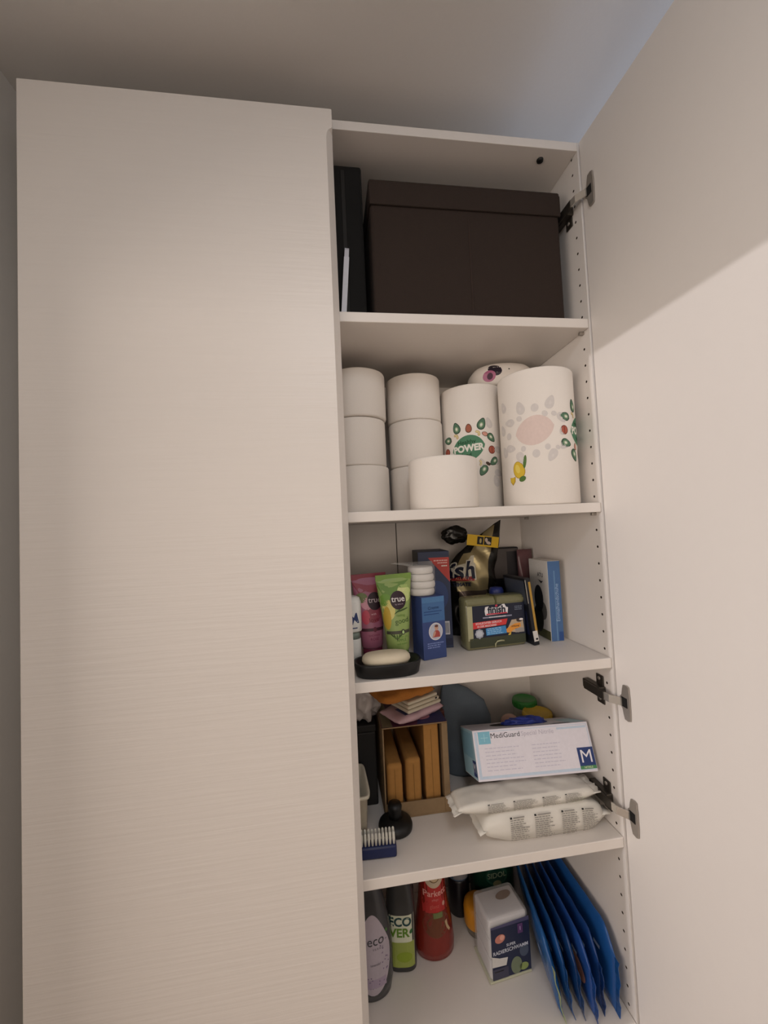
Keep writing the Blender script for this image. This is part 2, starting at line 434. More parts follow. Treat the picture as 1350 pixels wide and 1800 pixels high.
PG, PGD, PGL = M('#587a62', .8), M('#2e4634', .8), M('#9fb58f', .8)
PBR, PYE, PGH, PLEAF, SEED, PPK = M('#a5624c', .8), M('#d9b93a', .8), M('#d6d0cc', .9), M('#55763c', .8), M('#e8e6dc', .8), M('#e0ccc4', .9)
def avocado(P, u, v, s, rot, ghost=False):
    if ghost: P.ell(u, v, s*.62, s, PGH, 0, rot, egg=.28); P.ell(u, v-s*.1, s*.2, s*.28, M('#dcd6d2', .9), 1, rot, n=10, rings=1); return
    P.ell(u, v, s*.66, s, PGD, 0, rot, egg=.3); P.ell(u, v, s*.55, s*.86, PG, 1, rot, egg=.3)
    c, q = math.cos(rot), math.sin(rot); d = -s*.2
    P.ell(u-d*q, v+d*c, s*.30, s*.42, PGL, 2, rot, rings=1); P.ell(u-d*q, v+d*c, s*.17, s*.24, SEED, 3, rot, n=12, rings=1)
def nut(P, u, v, s, rot, m): P.ell(u, v, s*.7, s, M('#6b4a3a', .8), 0, rot, n=14, rings=2, egg=.15); P.ell(u, v, s*.55, s*.82, m, 1, rot, n=14, rings=2, egg=.15)
def cashew(P, u, v, s, rot):
    for i in range(5):
        a = rot+(-1+.5*i)*1.1; P.ell(u+s*.6*math.cos(a), v+s*.6*math.sin(a), s*.36, s*.36, M('#b58f3c', .8), 0, n=10, rings=1)
        P.ell(u+s*.6*math.cos(a), v+s*.6*math.sin(a), s*.24, s*.24, M('#e2d3a0', .8), 1, n=10, rings=1)
def wreath(P, u0, v0, ghost=False, rx=.036, ry=.044):
    """lip-shaped green emblem with a ring of avocados and nuts round it"""
    L = []
    for i in range(40):
        a = 2*PI*i/40; x = .036*math.cos(a); y = .0245*math.sin(a); y += .004*math.cos(a)+(-.003*math.cos(2*a) if y > 0 else .004*math.cos(2*a)); L.append((u0+x, v0+y))
    P.shape(L, PPK if ghost else M('#528466', .8), 0, 5)
    if not ghost:
        D = M('#1d4a2c', .8)
        P.text('Healthy', u0-.003, v0+.0125, .0125, D, 1, .012, .05); P.text('POWER', u0, v0-.001, .0195, SEED, 1, .05, .06, .97); P.text('food', u0-.004, v0-.0155, .0115, D, 1, .012, .05)
    ring_ = [(-.024, .046, .013, .25, 'a'), (.003, .042, .010, 0, 'n'), (.031, .050, .0135, -.4, 'a'), (.052, .020, .0115, -2.4, 'a'), (.052, -.006, .009, .1, 'p'), (.056, -.031, .012, 2.2, 'a'),
             (.030, -.050, .013, 2.6, 'a'), (.001, -.045, .010, 0, 'n'), (-.028, -.050, .013, 3.6, 'a'), (-.050, -.028, .012, -1.8, 'a'), (-.053, -.003, .009, 0, 'p'), (-.050, .023, .012, 1.4, 'a'),
             (.020, .029, .0075, .6, 'c'), (.037, .028, .007, 1.2, 'h'), (.022, -.034, .0075, 0, 'c'), (.041, -.036, .006, 1, 'd'), (-.027, .026, .0075, .8, 'c'), (-.041, .022, .005, .2, 'd'), (-.022, -.033, .007, 0, 'h')]
    for du, dv, s, r, k in ring_:
        u, v = u0+du, v0+dv
        if k == 'a': avocado(P, u, v, s, r, ghost)
        elif ghost: P.ell(u, v, s*.7, s*.8, PGH, 0, r, n=12, rings=2)
        elif k == 'n': nut(P, u, v, s, r, PBR)
        elif k == 'p': P.ell(u, v, s*.95, s, M('#7d3f34', .8), 0, n=14, rings=2); P.ell(u, v, s*.75, s*.8, M('#b4604c', .8), 1, n=14, rings=2); P.rect(u-.0008, u+.0008, v-s*.7, v+s*.7, M('#7d3f34', .8), 2)
        elif k == 'c': cashew(P, u, v, s, r)
        elif k == 'h': nut(P, u, v, s, r, M('#d39a8a', .8))
        else: P.ell(u, v, s*.6, s, M('#4b3a30', .8), 0, r, n=12, rings=1)
def towel(x, y, r, h, label, rz, prints):
    t = thing('paper_towel_roll', label, 'paper towels', (x, y, T2), rz, 'printed paper towel rolls')
    o = from_bm('paper', roll_bm(r, h, .02, 64), PAPER, t, True)
    for p in o.data.polygons: p.use_smooth = abs(p.normal.z) < .95
    from_bm('core', core_bm(.0198, h), CARD, t, True)
    P = Print(cyl(r)); prints(P); P.build('printed_pattern', t, 'green avocado and nut print')
    return t
def pr1(P):
    wreath(P, 0, .133); wreath(P, .118, .105, True); wreath(P, -.140, .12, False)
    for u, v, s in ((.048, .185, .012), (.060, .060, .013), (.028, .098, .011)): avocado(P, u, v, s, .3, True)
towel(.3165, .19, .069, .272, 'paper towel roll with a green lip emblem, standing behind the single toilet roll', -.50, pr1)
def pr2(P):
    wreath(P, .070, .142); wreath(P, -.040, .142, True)
    for u, v in ((-.106, .20), (-.112, .155), (-.108, .11)): avocado(P, u, v, .012, .4, True)
    P.ell(-.074, .070, .0125, .017, M('#b9962f', .8), 0, .25, egg=.1); P.ell(-.074, .070, .011, .0155, PYE, 1, .25, egg=.1); P.ell(-.076, .072, .005, .009, M('#e6cf62', .8), 2, .25, n=10, rings=1)
    P.ell(-.061, .084, .0032, .013, PLEAF, 0, -.15); P.ell(-.067, .052, .007, .0052, PLEAF, 2, .4)
    P.shape([(-.096, .057), (-.082, .058), (-.083, .048), (-.089, .041), (-.095, .048)], M('#b9962f', .8), 0, 2); P.shape([(-.095, .056), (-.084, .057), (-.085, .049), (-.089, .044), (-.094, .049)], PYE, 1, 2)
towel(.412, .076, .0725, .262, 'largest paper towel roll at the front, beside the open door, with a small lemon print', -.02, pr2)
t = thing('tissue_pack', 'rounded white tissue pack with a dark label, lying on the paper towels', 'tissues', (.389, .186, T2+.2735), -.12)
rr = [(0, .058, .050, 3), (.004, .066, .058, 3), (.024, .072, .064, 2.8), (.036, .070, .062, 2.6), (.046, .062, .054, 2.5), (.052, .050, .042, 2.4), (.0545, .030, .024, 2.2), (.055, .01, .008)]
loft('pack', rr, PAPER, t, 44)
P = Print(surf(rr)); P.ell(-.028, .030, .015, .012, M('#241a2a', .4), 0, -.5, rings=5); P.ell(-.040, .018, .013, .012, M('#b46a8c', .4), 1, rings=5); P.ell(-.039, .017, .006, .007, M('#4b1f3a', .4), 2, rings=3)
P.ell(.002, .030, .0016, .0016, BLACK, 0, n=8, rings=1); P.build('label', t)

# ================================================================== TOILETRY SHELF
T3 = S3+TH+.0003
# soap dish and soap
t = thing('soap_dish', 'oval black soap dish on the front edge of the shelf', 'soap dish', (.0765, .036, T3))
rg = [(0, .054, .030, 2.6), (.002, .056, .032, 2.6), (.022, .0605, .0355, 2.6), (.024, .0600, .0350, 2.6), (.0235, .056, .031, 2.6), (.014, .050, .026, 2.4)]
loft('bowl', rg, M('#141516', .45, scale=60), t, 48)
for k in range(4): box('rib', (-.036+k*.022, -.030+k*.022, -.018, .018, .0135, .0155), M('#141516', .45, scale=60), t, bev=.0005)
t = thing('soap_bar', 'cream oval soap bar resting in the black dish', 'soap', (.0745, .0345, T3+.0157))
loft('bar', [(0, .034, .015, 2.6), (.003, .040, .020, 2.5), (.009, .0435, .0235, 2.4), (.015, .0425, .0225, 2.4), (.0195, .038, .019, 2.3), (.022, .028, .012, 2.2), (.0225, .012, .005, 2)], M('#d9cdb4', .55, vary=.03), t, 40)

def tube_pack(x, y, label, cols, texts, rz=0, lean=0, ht=.166, cap='#4a6b2a'):
    t = thing('lotion_tube', label, 'tube', (x, y, T3+.0012), rot=(0, lean, rz), group='squeeze tubes with a round dark emblem')
    rg = [(.020, .0195, .0185), (.024, .0215, .0200), (.060, .0245, .0175, 2.1), (.100, .0285, .0125, 2.2), (.135, .0325, .0065, 2.4), (.150, .0345, .0022, 3), (ht, .0355, .0011, 4)]
    loft('body', rg, M(cols[0], .38, vary=.03), t, 40)
    loft('cap', [(0, .0190, .0180), (.001, .0196, .0186), (.019, .0196, .0186), (.0198, .0190, .0180)], M(cap, .4), t, 36)
    box('crimp', (-.0356, .0356, -.0016, .0016, ht-.011, ht+.0005), M(cols[1], .4), t, bev=.0003)
    fn = surf(rg); P = Print(fn); D = M('#2c1624', .45); W = M('#ece6e4', .45)
    texts(P, D, W)
    P.build('label', t)
    return t
def green_label(P, D, W):
    P.shape([(-.034, .154), (.030, .154), (.012, .140), (.002, .131), (-.006, .121), (-.014, .119), (-.026, .124), (-.0325, .128)], M('#6b8f40', .45), 0, 3)
    P.ell(-.020, .119, .011, .012, M('#6f9a3a', .45), 0); P.ell(-.015, .100, .012, .019, M('#dcd07a', .45), 0); P.ell(-.019, .085, .007, .022, M('#c9a83e', .45), 1)
    P.ell(.015, .132, .010, .012, M('#d8dc9a', .45), 0, .3); P.ell(.022, .126, .009, .014, M('#c8d88a', .45), 0, -.3)
    for a in range(5): P.ell(-.012+.004*a, .048+.002*abs(a-2), .0012, .006, M('#3b4f22', .45), 1, (a-2)*-.4, n=8, rings=1)
    P.ell(.0045, .117, .0155, .0175, D, 2, n=32, rings=4); P.text('true', .0045, .119, .0155, W, 3, .012); P.text('by nature', .0055, .1095, .0042, M('#b9a8b2', .45), 3)
    P.ell(.011, .098, .012, .0016, M('#3f5a26', .45), 2, .25, n=10, rings=2); P.ell(.001, .096, .008, .0012, M('#3f5a26', .45), 2, .6, n=8, rings=2)
    P.text('feeling', .0065, .0885, .0065, M('#6b8f3a', .45), 2); P.text('good', .008, .078, .0135, M('#3e5a22', .45), 2, 0, .08)
    P.rect(-.022, .022, .0545, .0605, M('#4a4a3c', .45), 1, 12, 1, 0); P.ell(.0085, .0575, .0042, .0052, M('#3a3a30', .45), 2, n=14, rings=2); P.ell(.0085, .0575, .0022, .0034, M('#b8d890', .45), 3, n=10, rings=1, egg=.3)
    P.text('SHOWER GEL', .004, .0485, .0045, M('#5d8c32', .45), 1); P.text('APPLE', .004, .0425, .0072, M('#4f7a2a', .45), 1); P.text('and melon', .005, .036, .0048, M('#5d8c32', .45), 1)
    P.rect(.012, .026, .139, .145, M('#a8c070', .45), 1, 2)
def pink_label(P, D, W):
    P.shape([(-.034, .152), (.034, .152), (.030, .134), (.012, .126), (-.008, .132), (-.032, .124)], M('#954050', .45), 0, 3)
    P.ell(-.018, .120, .012, .010, M('#6f7a4a', .45), 0); P.ell(-.006, .108, .014, .012, M('#d89aa8', .45), 0); P.ell(.004, .088, .016, .018, M('#984454', .45), 0); P.ell(-.012, .082, .008, .014, M('#c44a5e', .45), 1)
    P.ell(.008, .112, .0150, .0175, D, 2, n=32, rings=4); P.text('true', .008, .114, .0150, M('#c9b8bc', .45), 3, .01)
    P.text('with', .004, .087, .006, M('#e8b8c0', .45), 2); P.text('love', .004, .076, .0125, M('#7a1a30', .45), 2, 0, .08)
    P.rect(-.022, .022, .0545, .0605, M('#4a2a34', .45), 1, 12); P.ell(.004, .0575, .004, .005, M('#6a3040', .45), 2, n=12, rings=2)
    P.text('SHOWER', .002, .046, .0055, M('#7a2a4a', .45), 1); P.text('ROSE', .002, .039, .007, M('#7a2a4a', .45), 1)
tube_pack(.1075, .092, 'green squeeze tube with a dark round emblem, behind the soap dish', ('#93aa62', '#7c9c48'), green_label, .03, -.03)
tube_pack(.0605, .128, 'pink and red squeeze tube, half hidden behind the green tube', ('#a5647c', '#95404e'), pink_label, .08, -.02, cap='#7a2a44')
t = thing('roll_on_bottle', 'small white bottle with blue lettering, standing at the edge of the closed door', 'bottle', (.0165, .088, T3))
rg = [(0, .017, .015, 2.4), (.002, .018, .016, 2.4), (.050, .018, .016, 2.4), (.052, .017, .015, 2.4)]
loft('body', rg, M('#d9dad8', .35), t, 32)
loft('collar', [(.052, .0165, .0145, 2.4), (.066, .0165, .0145, 2.4)], M('#7d8a82', .3), t, 32)
rg = [(.066, .0195, .017, 2.4), (.068, .0205, .018, 2.4), (.120, .0205, .018, 2.4), (.128, .018, .0155, 2.4), (.131, .012, .010, 2.2)]
loft('cap', rg, M('#e4e4e0', .3), t, 32)
P = Print(surf(rg)); P.text('M', .006, .090, .028, M('#2f3f6e', .5), 1, .01, .2, .8); P.lines(-.012, .014, .072, .076, 1, M('#2f3f6e', .5)); P.build('lettering', t)
# blue box with a round baby picture
t = thing('carton_box', 'small bright blue box with a round picture of a child', 'box', (.172, .106, T3), .236)
BL = M('#2f5a9c', .5)
box('body', (-.025, .025, -.0235, .0235, 0, .1205), M('#36487c', .5, vary=.05), t, bev=.0008)
P = Print(front(-.0235)); P.rect(-.0244, .0244, .072, .1195, M('#41699a', .5), 0, 4, 2); P.rect(-.0244, .0244, .109, .1195, M('#4c78a6', .5), 1, 2); P.text('Creme', 0, .0985, .0085, M('#16305e', .5), 2, 0, .05); P.lines(-.021, .02, .084, .094, 2, M('#1d3f78', .5), 1, .3)
P.ell(.003, .0525, .0152, .0168, M('#d8d4d4', .5), 1, n=32); P.ell(.003, .0525, .0135, .0150, M('#b9bcc8', .5), 2, n=32)
P.ell(.0045, .0595, .0042, .0052, M('#c49a84', .5), 3, n=14, rings=1); P.ell(.0045, .0630, .0040, .0026, M('#6b3f34', .5), 4, n=12, rings=1); P.shape([(-.005, .0415), (.012, .0415), (.0115, .050), (.008, .0545), (.001, .0545), (-.003, .049)], M('#a84a44', .5), 3, 2); P.ell(-.001, .0475, .0022, .0065, M('#c49a84', .5), 4, -.5, n=10, rings=1)
for y in (.030, .026, .022): P.lines(-.016, .020, y-.0012, y+.0018, 1, M('#7b8cc0', .5), 1, .7, .25, 6)
P.build('label', t)
# cotton pads in clear film, on the blue box
t = thing('cotton_pad_pack', 'clear bag of white cotton pads lying on top of the blue box', 'cotton pads', (.163, .112, T3+.1210))
COT = M('#e2ddd6', 1, bump=.6, scale=600, vary=.04)
for k in range(4):
    ph = k*1.7; rg = [(k*.0142+dz, .0255*s*(1+.02*math.sin(ph)), .0255*s, 2, .0012*math.sin(ph), .001*math.cos(ph)) for dz, s in ((.0003, .9), (.002, .98), (.007, 1.02), (.012, .98), (.0138, .9))]
    loft('cotton_pad', rg, COT, t, 32)
bm = bmesh.new(); add_loft(bm, [(.0006, .027, .027), (.02, .0282, .0282), (.045, .0284, .0284), (.0575, .028, .028), (.060, .030, .022, 2, -.004), (.064, .040, .008, 2.4, -.016), (.066, .044, .002, 3, -.02)], 40)
for v in bm.verts: v.co += Vector((1, 1, .3))*.0012*noise.noise(v.co*160) if v.co.z > .05 else Vector()
from_bm('clear_bag', bm, M('#e8e8e6', .12, alpha=.22, spec=.8), t, True)
# tall dark blue box with a red corner
t = thing('carton_box', 'tall dark navy box with a red triangle on its corner', 'box', (.204, .196, T3), -.09)
box('body', (-.0335, .0335, -.050, .050, 0, .2035), M('#2a3450', .5, vary=.08), t, bev=.0008)
P = Print(front(-.050)); P.shape([(-.012, .1905), (.0328, .1905), (.0328, .138)], M('#b43e38', .5), 1, 3)
WT = M('#e0b8b4', .5)
for y, a, b in ((.184, .000, .030), (.179, .008, .030), (.1725, .016, .029)): P.lines(a, b, y-.0015, y+.0015, 1, WT if y > .175 else SEED, 2, .8, .1, 5)
P.ell(.004, .11, .024, .032, M('#2c3f6c', .5), 0); P.rect(-.033, .033, .006, .02, M('#1a2340', .5), 0)
P.rect(.012, .0275, .028, .056, M('#c9c8cc', .5), 1)
for k in range(9): P.rect(.014+k*.0014, .014+k*.0014+(.0009 if k % 2 else .0005), .031, .053, M('#5a5a66', .5), 2)
P.build('label', t)
P = Print(leftface(-.0335)); P.rect(-.049, .049, .001, .2025, M('#16282c', .5), 0); P.build('side_label', t)
# olive twin-chamber cleaner bottle
t = thing('cleaner_bottle', 'flat translucent olive cleaner bottle with a dark printed label', 'bottle', (.3165, .134, T3), .091)
OL = M('#8c8a66', .2, trans=.35, vary=.1, spec=.6)
bm = bmesh.new(); add_box(bm, -.0675, .0675, -.020, .018, 0, .106, bev=.007, seg=4); from_bm('body', bm, OL, t, True)
box('shoulder_ridge', (-.066, .066, -.0212, .0185, .0905, .1005), OL, t, bev=.003)
box('split_ridge', (-.002, .002, -.0218, .017, .0905, .1072), M('#4a4a24', .3), t, bev=.0008)
tube('drain_loop', [(-.006, -.0222, .003), (-.006, -.0225, .010), (-.002, -.0225, .0145), (.006, -.0225, .0155), (.014, -.0222, .0148)], .0016, M('#a8a684', .3), t)
P = Print(lambda u, v, h: (u*1.03, -.0200-h, .002+v*1.02)); NV = M('#161c30', .45); W = M('#e6e2e4', .45); RD = M('#cf3a3a', .45)
P.rect(-.052, .063, .022, .086, NV, 4, 6, 3); P.rect(-.063, -.052, .018, .086, M('#a8a684', .35), 3)
P.rect(-.060, .063, .004, .022, M('#3b4030', .35), 3)
LOGO = [(-.024, .0655), (.025, .0665), (.0265, .078), (.022, .0795), (.019, .0855), (.014, .0855), (.012, .0805), (-.014, .0795), (-.017, .0835), (-.024, .082), (-.0255, .074)]
P.shape(LOGO, W, 5, 2); P.rect(-.022, .0238, .0663, .0688, M('#c0384a', .45), 6); P.text('finish', .001, .0752, .0190, NV, 7, .035); P.ell(.0005, .0835, .0028, .0024, M('#c0384a', .45), 7, n=12, rings=1)
P.rect(-.030, .034, .0598, .0626, M('#8a8aa0', .45), 5); P.text('MASCHINENREINIGER', .002, .0612, .0038, W, 6, .02)
P.shape([(-.052, .0405), (.020, .0440), (.024, .0555), (-.052, .0535)], RD, 5, 2); P.text('SCHLECHTER GERUCH', -.018, .0508, .0058, W, 6, .01, .02, .95); P.text('IN DER MASCHINE?', -.022, .0448, .0052, W, 6, .01, .02, .95)
P.shape([(-.024, .0255), (.021, .0265), (.019, .0420), (-.025, .0395)], M('#3f86c0', .45), 5, 2)
for k in range(4): P.lines(-.022, .016, .0275+k*.0034, .0296+k*.0034, 1, M('#a8cfe8', .45), 6, .6, .3, 6)
for a in range(8): P.ell(-.039+.006*math.cos(a*PI/4), .0305+.006*math.sin(a*PI/4), .0036, .0036, M('#a8acb8', .45), 5, n=10, rings=1)
P.ell(-.039, .0305, .0065, .0065, M('#c0c4cc', .45), 6, n=16, rings=1); P.shape([(-.042, .026), (-.036, .026), (-.0385, .0195)], M('#c0c4cc', .45), 5, 1)
P.shape([(.020, .030), (.033, .052), (.058, .053), (.0605, .028), (.047, .025)], M('#b8a48c', .45), 5, 2)
P.shape([(.020, .0345), (.031, .0405), (.040, .044), (.052, .0445), (.053, .037), (.044, .0335), (.036, .0315), (.028, .0262), (.021, .0275)], M('#e0953c', .45), 6, 2); P.shape([(.024, .024), (.031, .0275), (.029, .022), (.024, .022)], M('#d8b84a', .45), 6, 1)
P.ell(.050, .0505, .007, .0042, M('#3a2e2c', .45), 7, n=14, rings=1); P.ell(.054, .0515, .0045, .0022, W, 8, n=10, rings=1); P.text('ZITRONE', .040, .0385, .0042, M('#6b4420', .45), 8, .02)
P.rect(.040, .060, .0255, .034, M('#9a9490', .45), 6)
for k in range(3): P.lines(.041, .058, .071+k*.0032, .073+k*.0032, 1, M('#7b8496', .45), 5, .6, .25, 4)
P.build('label', t)
# crumpled gold-black pouch with a twisted top
def pouch_pt(u, v, side):
    """u -1..1 across, v 0..1 up; body leans and twists to the right at the top"""
    wv = .060*(1-.25*max(0, (v-.62)/.38)**1.2 - .22*max(0, (v-.80)/.2)) ; th = .030*(math.sin(min(1, v*1.15+.12)*PI*.55+.25)**1)*(1-.85*max(0, (v-.55)/.45))
    cx = .004 + .050*max(0, (v-.60)/.40)**1.3; z = v*.246
    x = cx+u*wv; y = side*th*max(0, 1-abs(u)**2.6)**.55
    z += .020*u*max(0, (v-.60)/.40)
    p = Vector((x*16, z*16, side*2)); calm = 1 if side > 0 else 1-.75*max(0, 1-abs(v-.58)/.2)*max(0, 1-max(0, abs(u+.15)-.5)*3)
    q = (noise.noise(p)*.006 + noise.noise(p*2.7)*.004)*calm
    fold = calm*.006*math.sin((x*1.1+z)*95+2*noise.noise(p*.8))*max(0, 1-v*1.0)**.7
    return Vector((x, y+(q+fold)*(1 if abs(u) < .98 else .4), z))
t = thing('refill_pouch', 'crumpled black and gold pouch behind the olive cleaner bottle, its top bent over', 'pouch', (.309, .236, T3))
bm = bmesh.new(); nx, nz = 30, 40; R = {}
for sd in (-1, 1):
    for i in range(nx+1):
        for j in range(nz+1): R[sd, i, j] = bm.verts.new(pouch_pt(-1+2*i/nx, j/nz, sd))
mi = []
for sd in (-1, 1):
    for i in range(nx):
        for j in range(nz):
            f = bm.faces.new((R[sd, i, j], R[sd, i+1, j], R[sd, i+1, j+1], R[sd, i, j+1]))
            u, v = -1+2*(i+.5)/nx, (j+.5)/nz
            g = (u > -.75 and u < .55 and .42 < v < .80) or (v >= .80 and -.5 < u < .45)
            f.material_index = (1 if g else (2 if (v < .42 and -.7 < u < .5) else 0))
bmesh.ops.remove_doubles(bm, verts=bm.verts, dist=.0004)
from_bm('film', bm, [M('#14130f', .25, scale=60), M('#9c8f6a', .28, metal=.55, scale=40, vary=.2), M('#5f524a', .25, metal=.5, scale=50, vary=.3)], t, True)
def pf(u, v, h):
    uu = max(-1, min(1, (u-.004)/.060)); p = pouch_pt(uu, max(0, min(1, v/.246)), -1); p.y -= h*1.6+.0030; return tuple(p)
P = Print(pf); W = M('#d9d4c4', .35); N2 = M('#10162e', .35)
for d in (.0,):
    P.shape([(-.050, .128), (-.001, .128), (.001, .166), (-.005, .1705), (-.012, .188), (-.0195, .188), (-.022, .170), (-.036, .168), (-.050, .164)], M('#c9c3ae', .35), 0, 4)
P.text('finish', -.0525, .152, .056, W, 2, .085, 0, .95); P.text('finish', -.0525, .152, .056, N2, 4, .03, 0, .95)
P.rect(-.050, -.001, .1285, .1385, M('#8a1f22', .35), 2, 10, 2); P.text('ALL IN 1', -.028, .1335, .0075, M('#d98a6a', .35), 4, .02)
P.text('ULTIMATE', -.036, .120, .0115, N2, 2, .04)
P.build('label', t)
P = Print(lambda u, v, h: (.018+u*.97+v*.15, -.024-h+.10*u, .2190+v-u*.14)); YE = M('#d8b022', .4)
P.rect(-.030, .052, -.0125, .0125, YE, 0, 6, 1); P.rect(-.004, .012, -.0085, .0095, BLACK, 1); P.rect(.014, .033, -.0085, .0105, BLACK, 1); P.ell(.0045, 0, .0028, .006, M('#b9a86a', .4), 2, n=10, rings=1)
P.ell(.0195, .003, .0035, .005, M('#c9b8a8', .4), 2, .2, n=12, rings=1); P.ell(.0255, -.003, .006, .0035, M('#c9b8a8', .4), 2, -.2, n=12, rings=1)
yo = P.build('warning_band', t, 'yellow printed band'); sm = yo.modifiers.new('s', 'SOLIDIFY'); sm.thickness = .0006; sm.offset = 1
from_bm('folded_corner', blob_bm(.034, .012, .021, .22, 1.7, 3), M('#14130f', .25, scale=60), t, True, loc=(-.028, .014, .234))
# jars behind
t = thing('bottle', 'small bottle with a dark blue cap behind the olive cleaner', 'bottle', (.348, .1765, T3))
lathe('body', [(.0145, 0), (.0165, .002), (.0165, .075), (.013, .083)], M('#20242c', .3), t); lathe('cap', [(.0155, .083), (.0162, .084), (.0158, .108), (.0135, .114), (.006, .1155)], M('#232f6a', .4), t)
t = thing('jar', 'dark glass jar with a pale rim line, behind the olive cleaner', 'jar', (.415, .212, T3))
lathe('glass', [(.022, 0), (.026, .003), (.026, .085), (.024, .092)], M('#1d3a36', .15, trans=.3), t); lathe('lid', [(.0265, .092), (.027, .093), (.027, .124), (.025, .126), (.0, .1265)], M('#0d1113', .4), t); lathe('rim', [(.0275, .108), (.0278, .109), (.0278, .1112), (.0275, .112)], M('#b0aeb0', .3), t)
t = thing('pad_pack', 'black packet with a grey panel standing against the back of the toiletry shelf', 'packet', (.415, .292, T3), -.05)
box('body', (-.042, .042, -.012, .012, 0, .196), M('#15161a', .4), t, bev=.003)
P = Print(front(-.012)); P.rect(-.035, .0395, .118, .192, M('#5c5654', .5), 0); P.rect(.010, .0395, .118, .185, M('#2f2c30', .4), 1); P.build('panel', t)
t = thing('packet', 'crinkled dusky pink clear packet in the back corner of the toiletry shelf', 'packet', (.463, .262, T3), .1)
bm = bmesh.new(); add_loft(bm, [(0, .016, .010, 2.5), (.02, .019, .013, 2.4), (.13, .019, .012, 2.4), (.17, .020, .006, 2.4), (.19, .021, .001, 3)], 28)
for v in bm.verts: v.co.y += .004*noise.noise(v.co*60); v.co.x += .002*noise.noise(v.co*45)
from_bm('film', bm, M('#6b4a4e', .2, scale=60, vary=.25), t, True)
# thin dark pack with a yellow edge
t = thing('slim_pack', 'slim dark pack with a yellow edge leaning beside the olive cleaner', 'packet', (.4015, .108, T3+.0005), rot=(0, -.105, .10))
box('body', (-.0065, .0065, 0, .085, 0, .140), M('#14161e', .35), t, bev=.001)
P = Print(front(0)); P.rect(.0008, .006, .022, .132, M('#b08a3a', .45), 0, 1, 6); P.rect(-.005, .006, .008, .030, M('#d2cec8', .45), 1, skew=-.001); P.ell(.0015, .013, .0028, .0022, DARK, 2, n=10, rings=1); P.rect(-.0062, -.0045, .088, .137, M('#a8a296', .4), 0); P.build('edge_label', t, 'yellow edge strip and white tag')
P = Print(leftface(-.0065)); P.rect(-.08, -.004, .085, .135, M('#3a3f4a', .35), 0); P.rect(-.075, -.01, .02, .07, M('#1d2340', .35), 0); P.build('side_label', t)
# white and blue slim box at the side panel
t = thing('carton_box', 'narrow white box with a blue spine, standing against the right side panel', 'box', (.4570, .1225, T3), -.03)
box('body', (-.0140, .0140, 0, .085, 0, .171), M('#d9d6d2', .5), t, bev=.0008)
P = Print(front(0)); P.rect(-.0137, .0137, .0005, .1705, M('#486a98', .5), 0, 1, 6); P.rect(-.0015, .0015, .0005, .150, M('#6488b0', .5), 1)
P.text('Einmalhandschuhe', .004, .082, .0115, M('#9db8d8', .5), 2, .0, PI/2, .95); P.rect(.004, .0135, .002, .02, M('#2f4f8a', .5), 2); P.build('spine_label', t, 'blue spine with vertical lettering')
P = Print(leftface(-.0140)); P.text('ATU', -.033, .138, .013, M('#2a2a2e', .5), 1, .01); P.text('.', -.030, .151, .015, M('#2a2a2e', .5), 1); P.shape([(-.045, .128), (-.030, .120), (-.022, .126), (-.030, .125)], M('#2a2a2e', .5), 1, 1)
P.ell(-.045, .085, .020, .030, M('#23242a', .5), 1); P.ell(-.05, .04, .022, .030, M('#2f2f2a', .5), 1); P.rect(-.084, -.002, .001, .02, M('#5a5a3a', .5), 0); P.ell(-.03, .06, .018, .02, M('#6b6a68', .5), 0); P.build('side_label', t)

# ================================================================== GLOVE SHELF
T4 = S4+TH+.0003
# open carton with three brown blocks
t = thing('open_carton', 'open-fronted cardboard carton with a purple printed top', 'box', (.138, .215, T4), 0)
CB = M('#8a7254', .85, scale=150, vary=.1); KR = M('#a9793f', .9, scale=90, vary=.12)
W_, D_, H_ = .067, .090, .176
box('bottom', (-W_, W_, -D_, D_, 0, .003), CB, t); box('wall', (-W_, -W_+.003, -D_, D_, .003, H_), CB, t); box('wall', (W_-.012, W_, -D_, D_, .003, H_), CB, t)
box('wall', (-W_+.003, W_-.012, D_-.003, D_, .003, H_), CB, t); box('front_lip', (-W_+.003, W_-.012, -D_, -D_+.003, .003, .030), CB, t)
tp = box('top', (-W_, W_, -D_, D_, H_+.0003, H_+.003), CB, t)
P = Print(topface(H_+.003)); P.rect(-W_, W_, -D_, D_, M('#5a2a42', .5), 0); P.shape([(.005, -.089), (.066, -.089), (.066, .05), (.03, .0)], M('#2c2f5e', .5), 1, 2); P.shape([(-.066, -.089), (-.045, -.089), (-.05, .02), (-.066, .03)], M('#7a7258', .5), 1, 2); P.ell(.02, -.06, .018, .012, M('#c08a9a', .5), 2); P.build('top_print', t, 'purple and blue printed top')
for k, (x0, x1, h, y) in enumerate(((-.060, -.028, .098, -.082), (-.021, .011, .104, -.080), (.019, .050, .168, -.079))):
    b_ = thing('brown_block', ('rounded kraft-brown pack at the shaded end of the open carton', 'rounded kraft-brown pack in the middle of the open carton', 'tallest kraft-brown pack in the open carton')[k], 'paper pack', (t.location.x+(x0+x1)/2, t.location.y, T4+.0033), 0, 'brown packs in the carton')
    bm = bmesh.new(); add_box(bm, (x0-x1)/2, (x1-x0)/2, y, .08, 0, h, bev=.008 if k < 2 else .002, seg=4); from_bm('pack', bm, KR, b_, True)
    for p in b_.children[0].data.polygons: p.use_smooth = p.area < .00005
    box('seam', (-.0006, .0006, y-.0005, y+.0005, .006, h-.010), M('#86602f', .9), b_, bev=.0001)
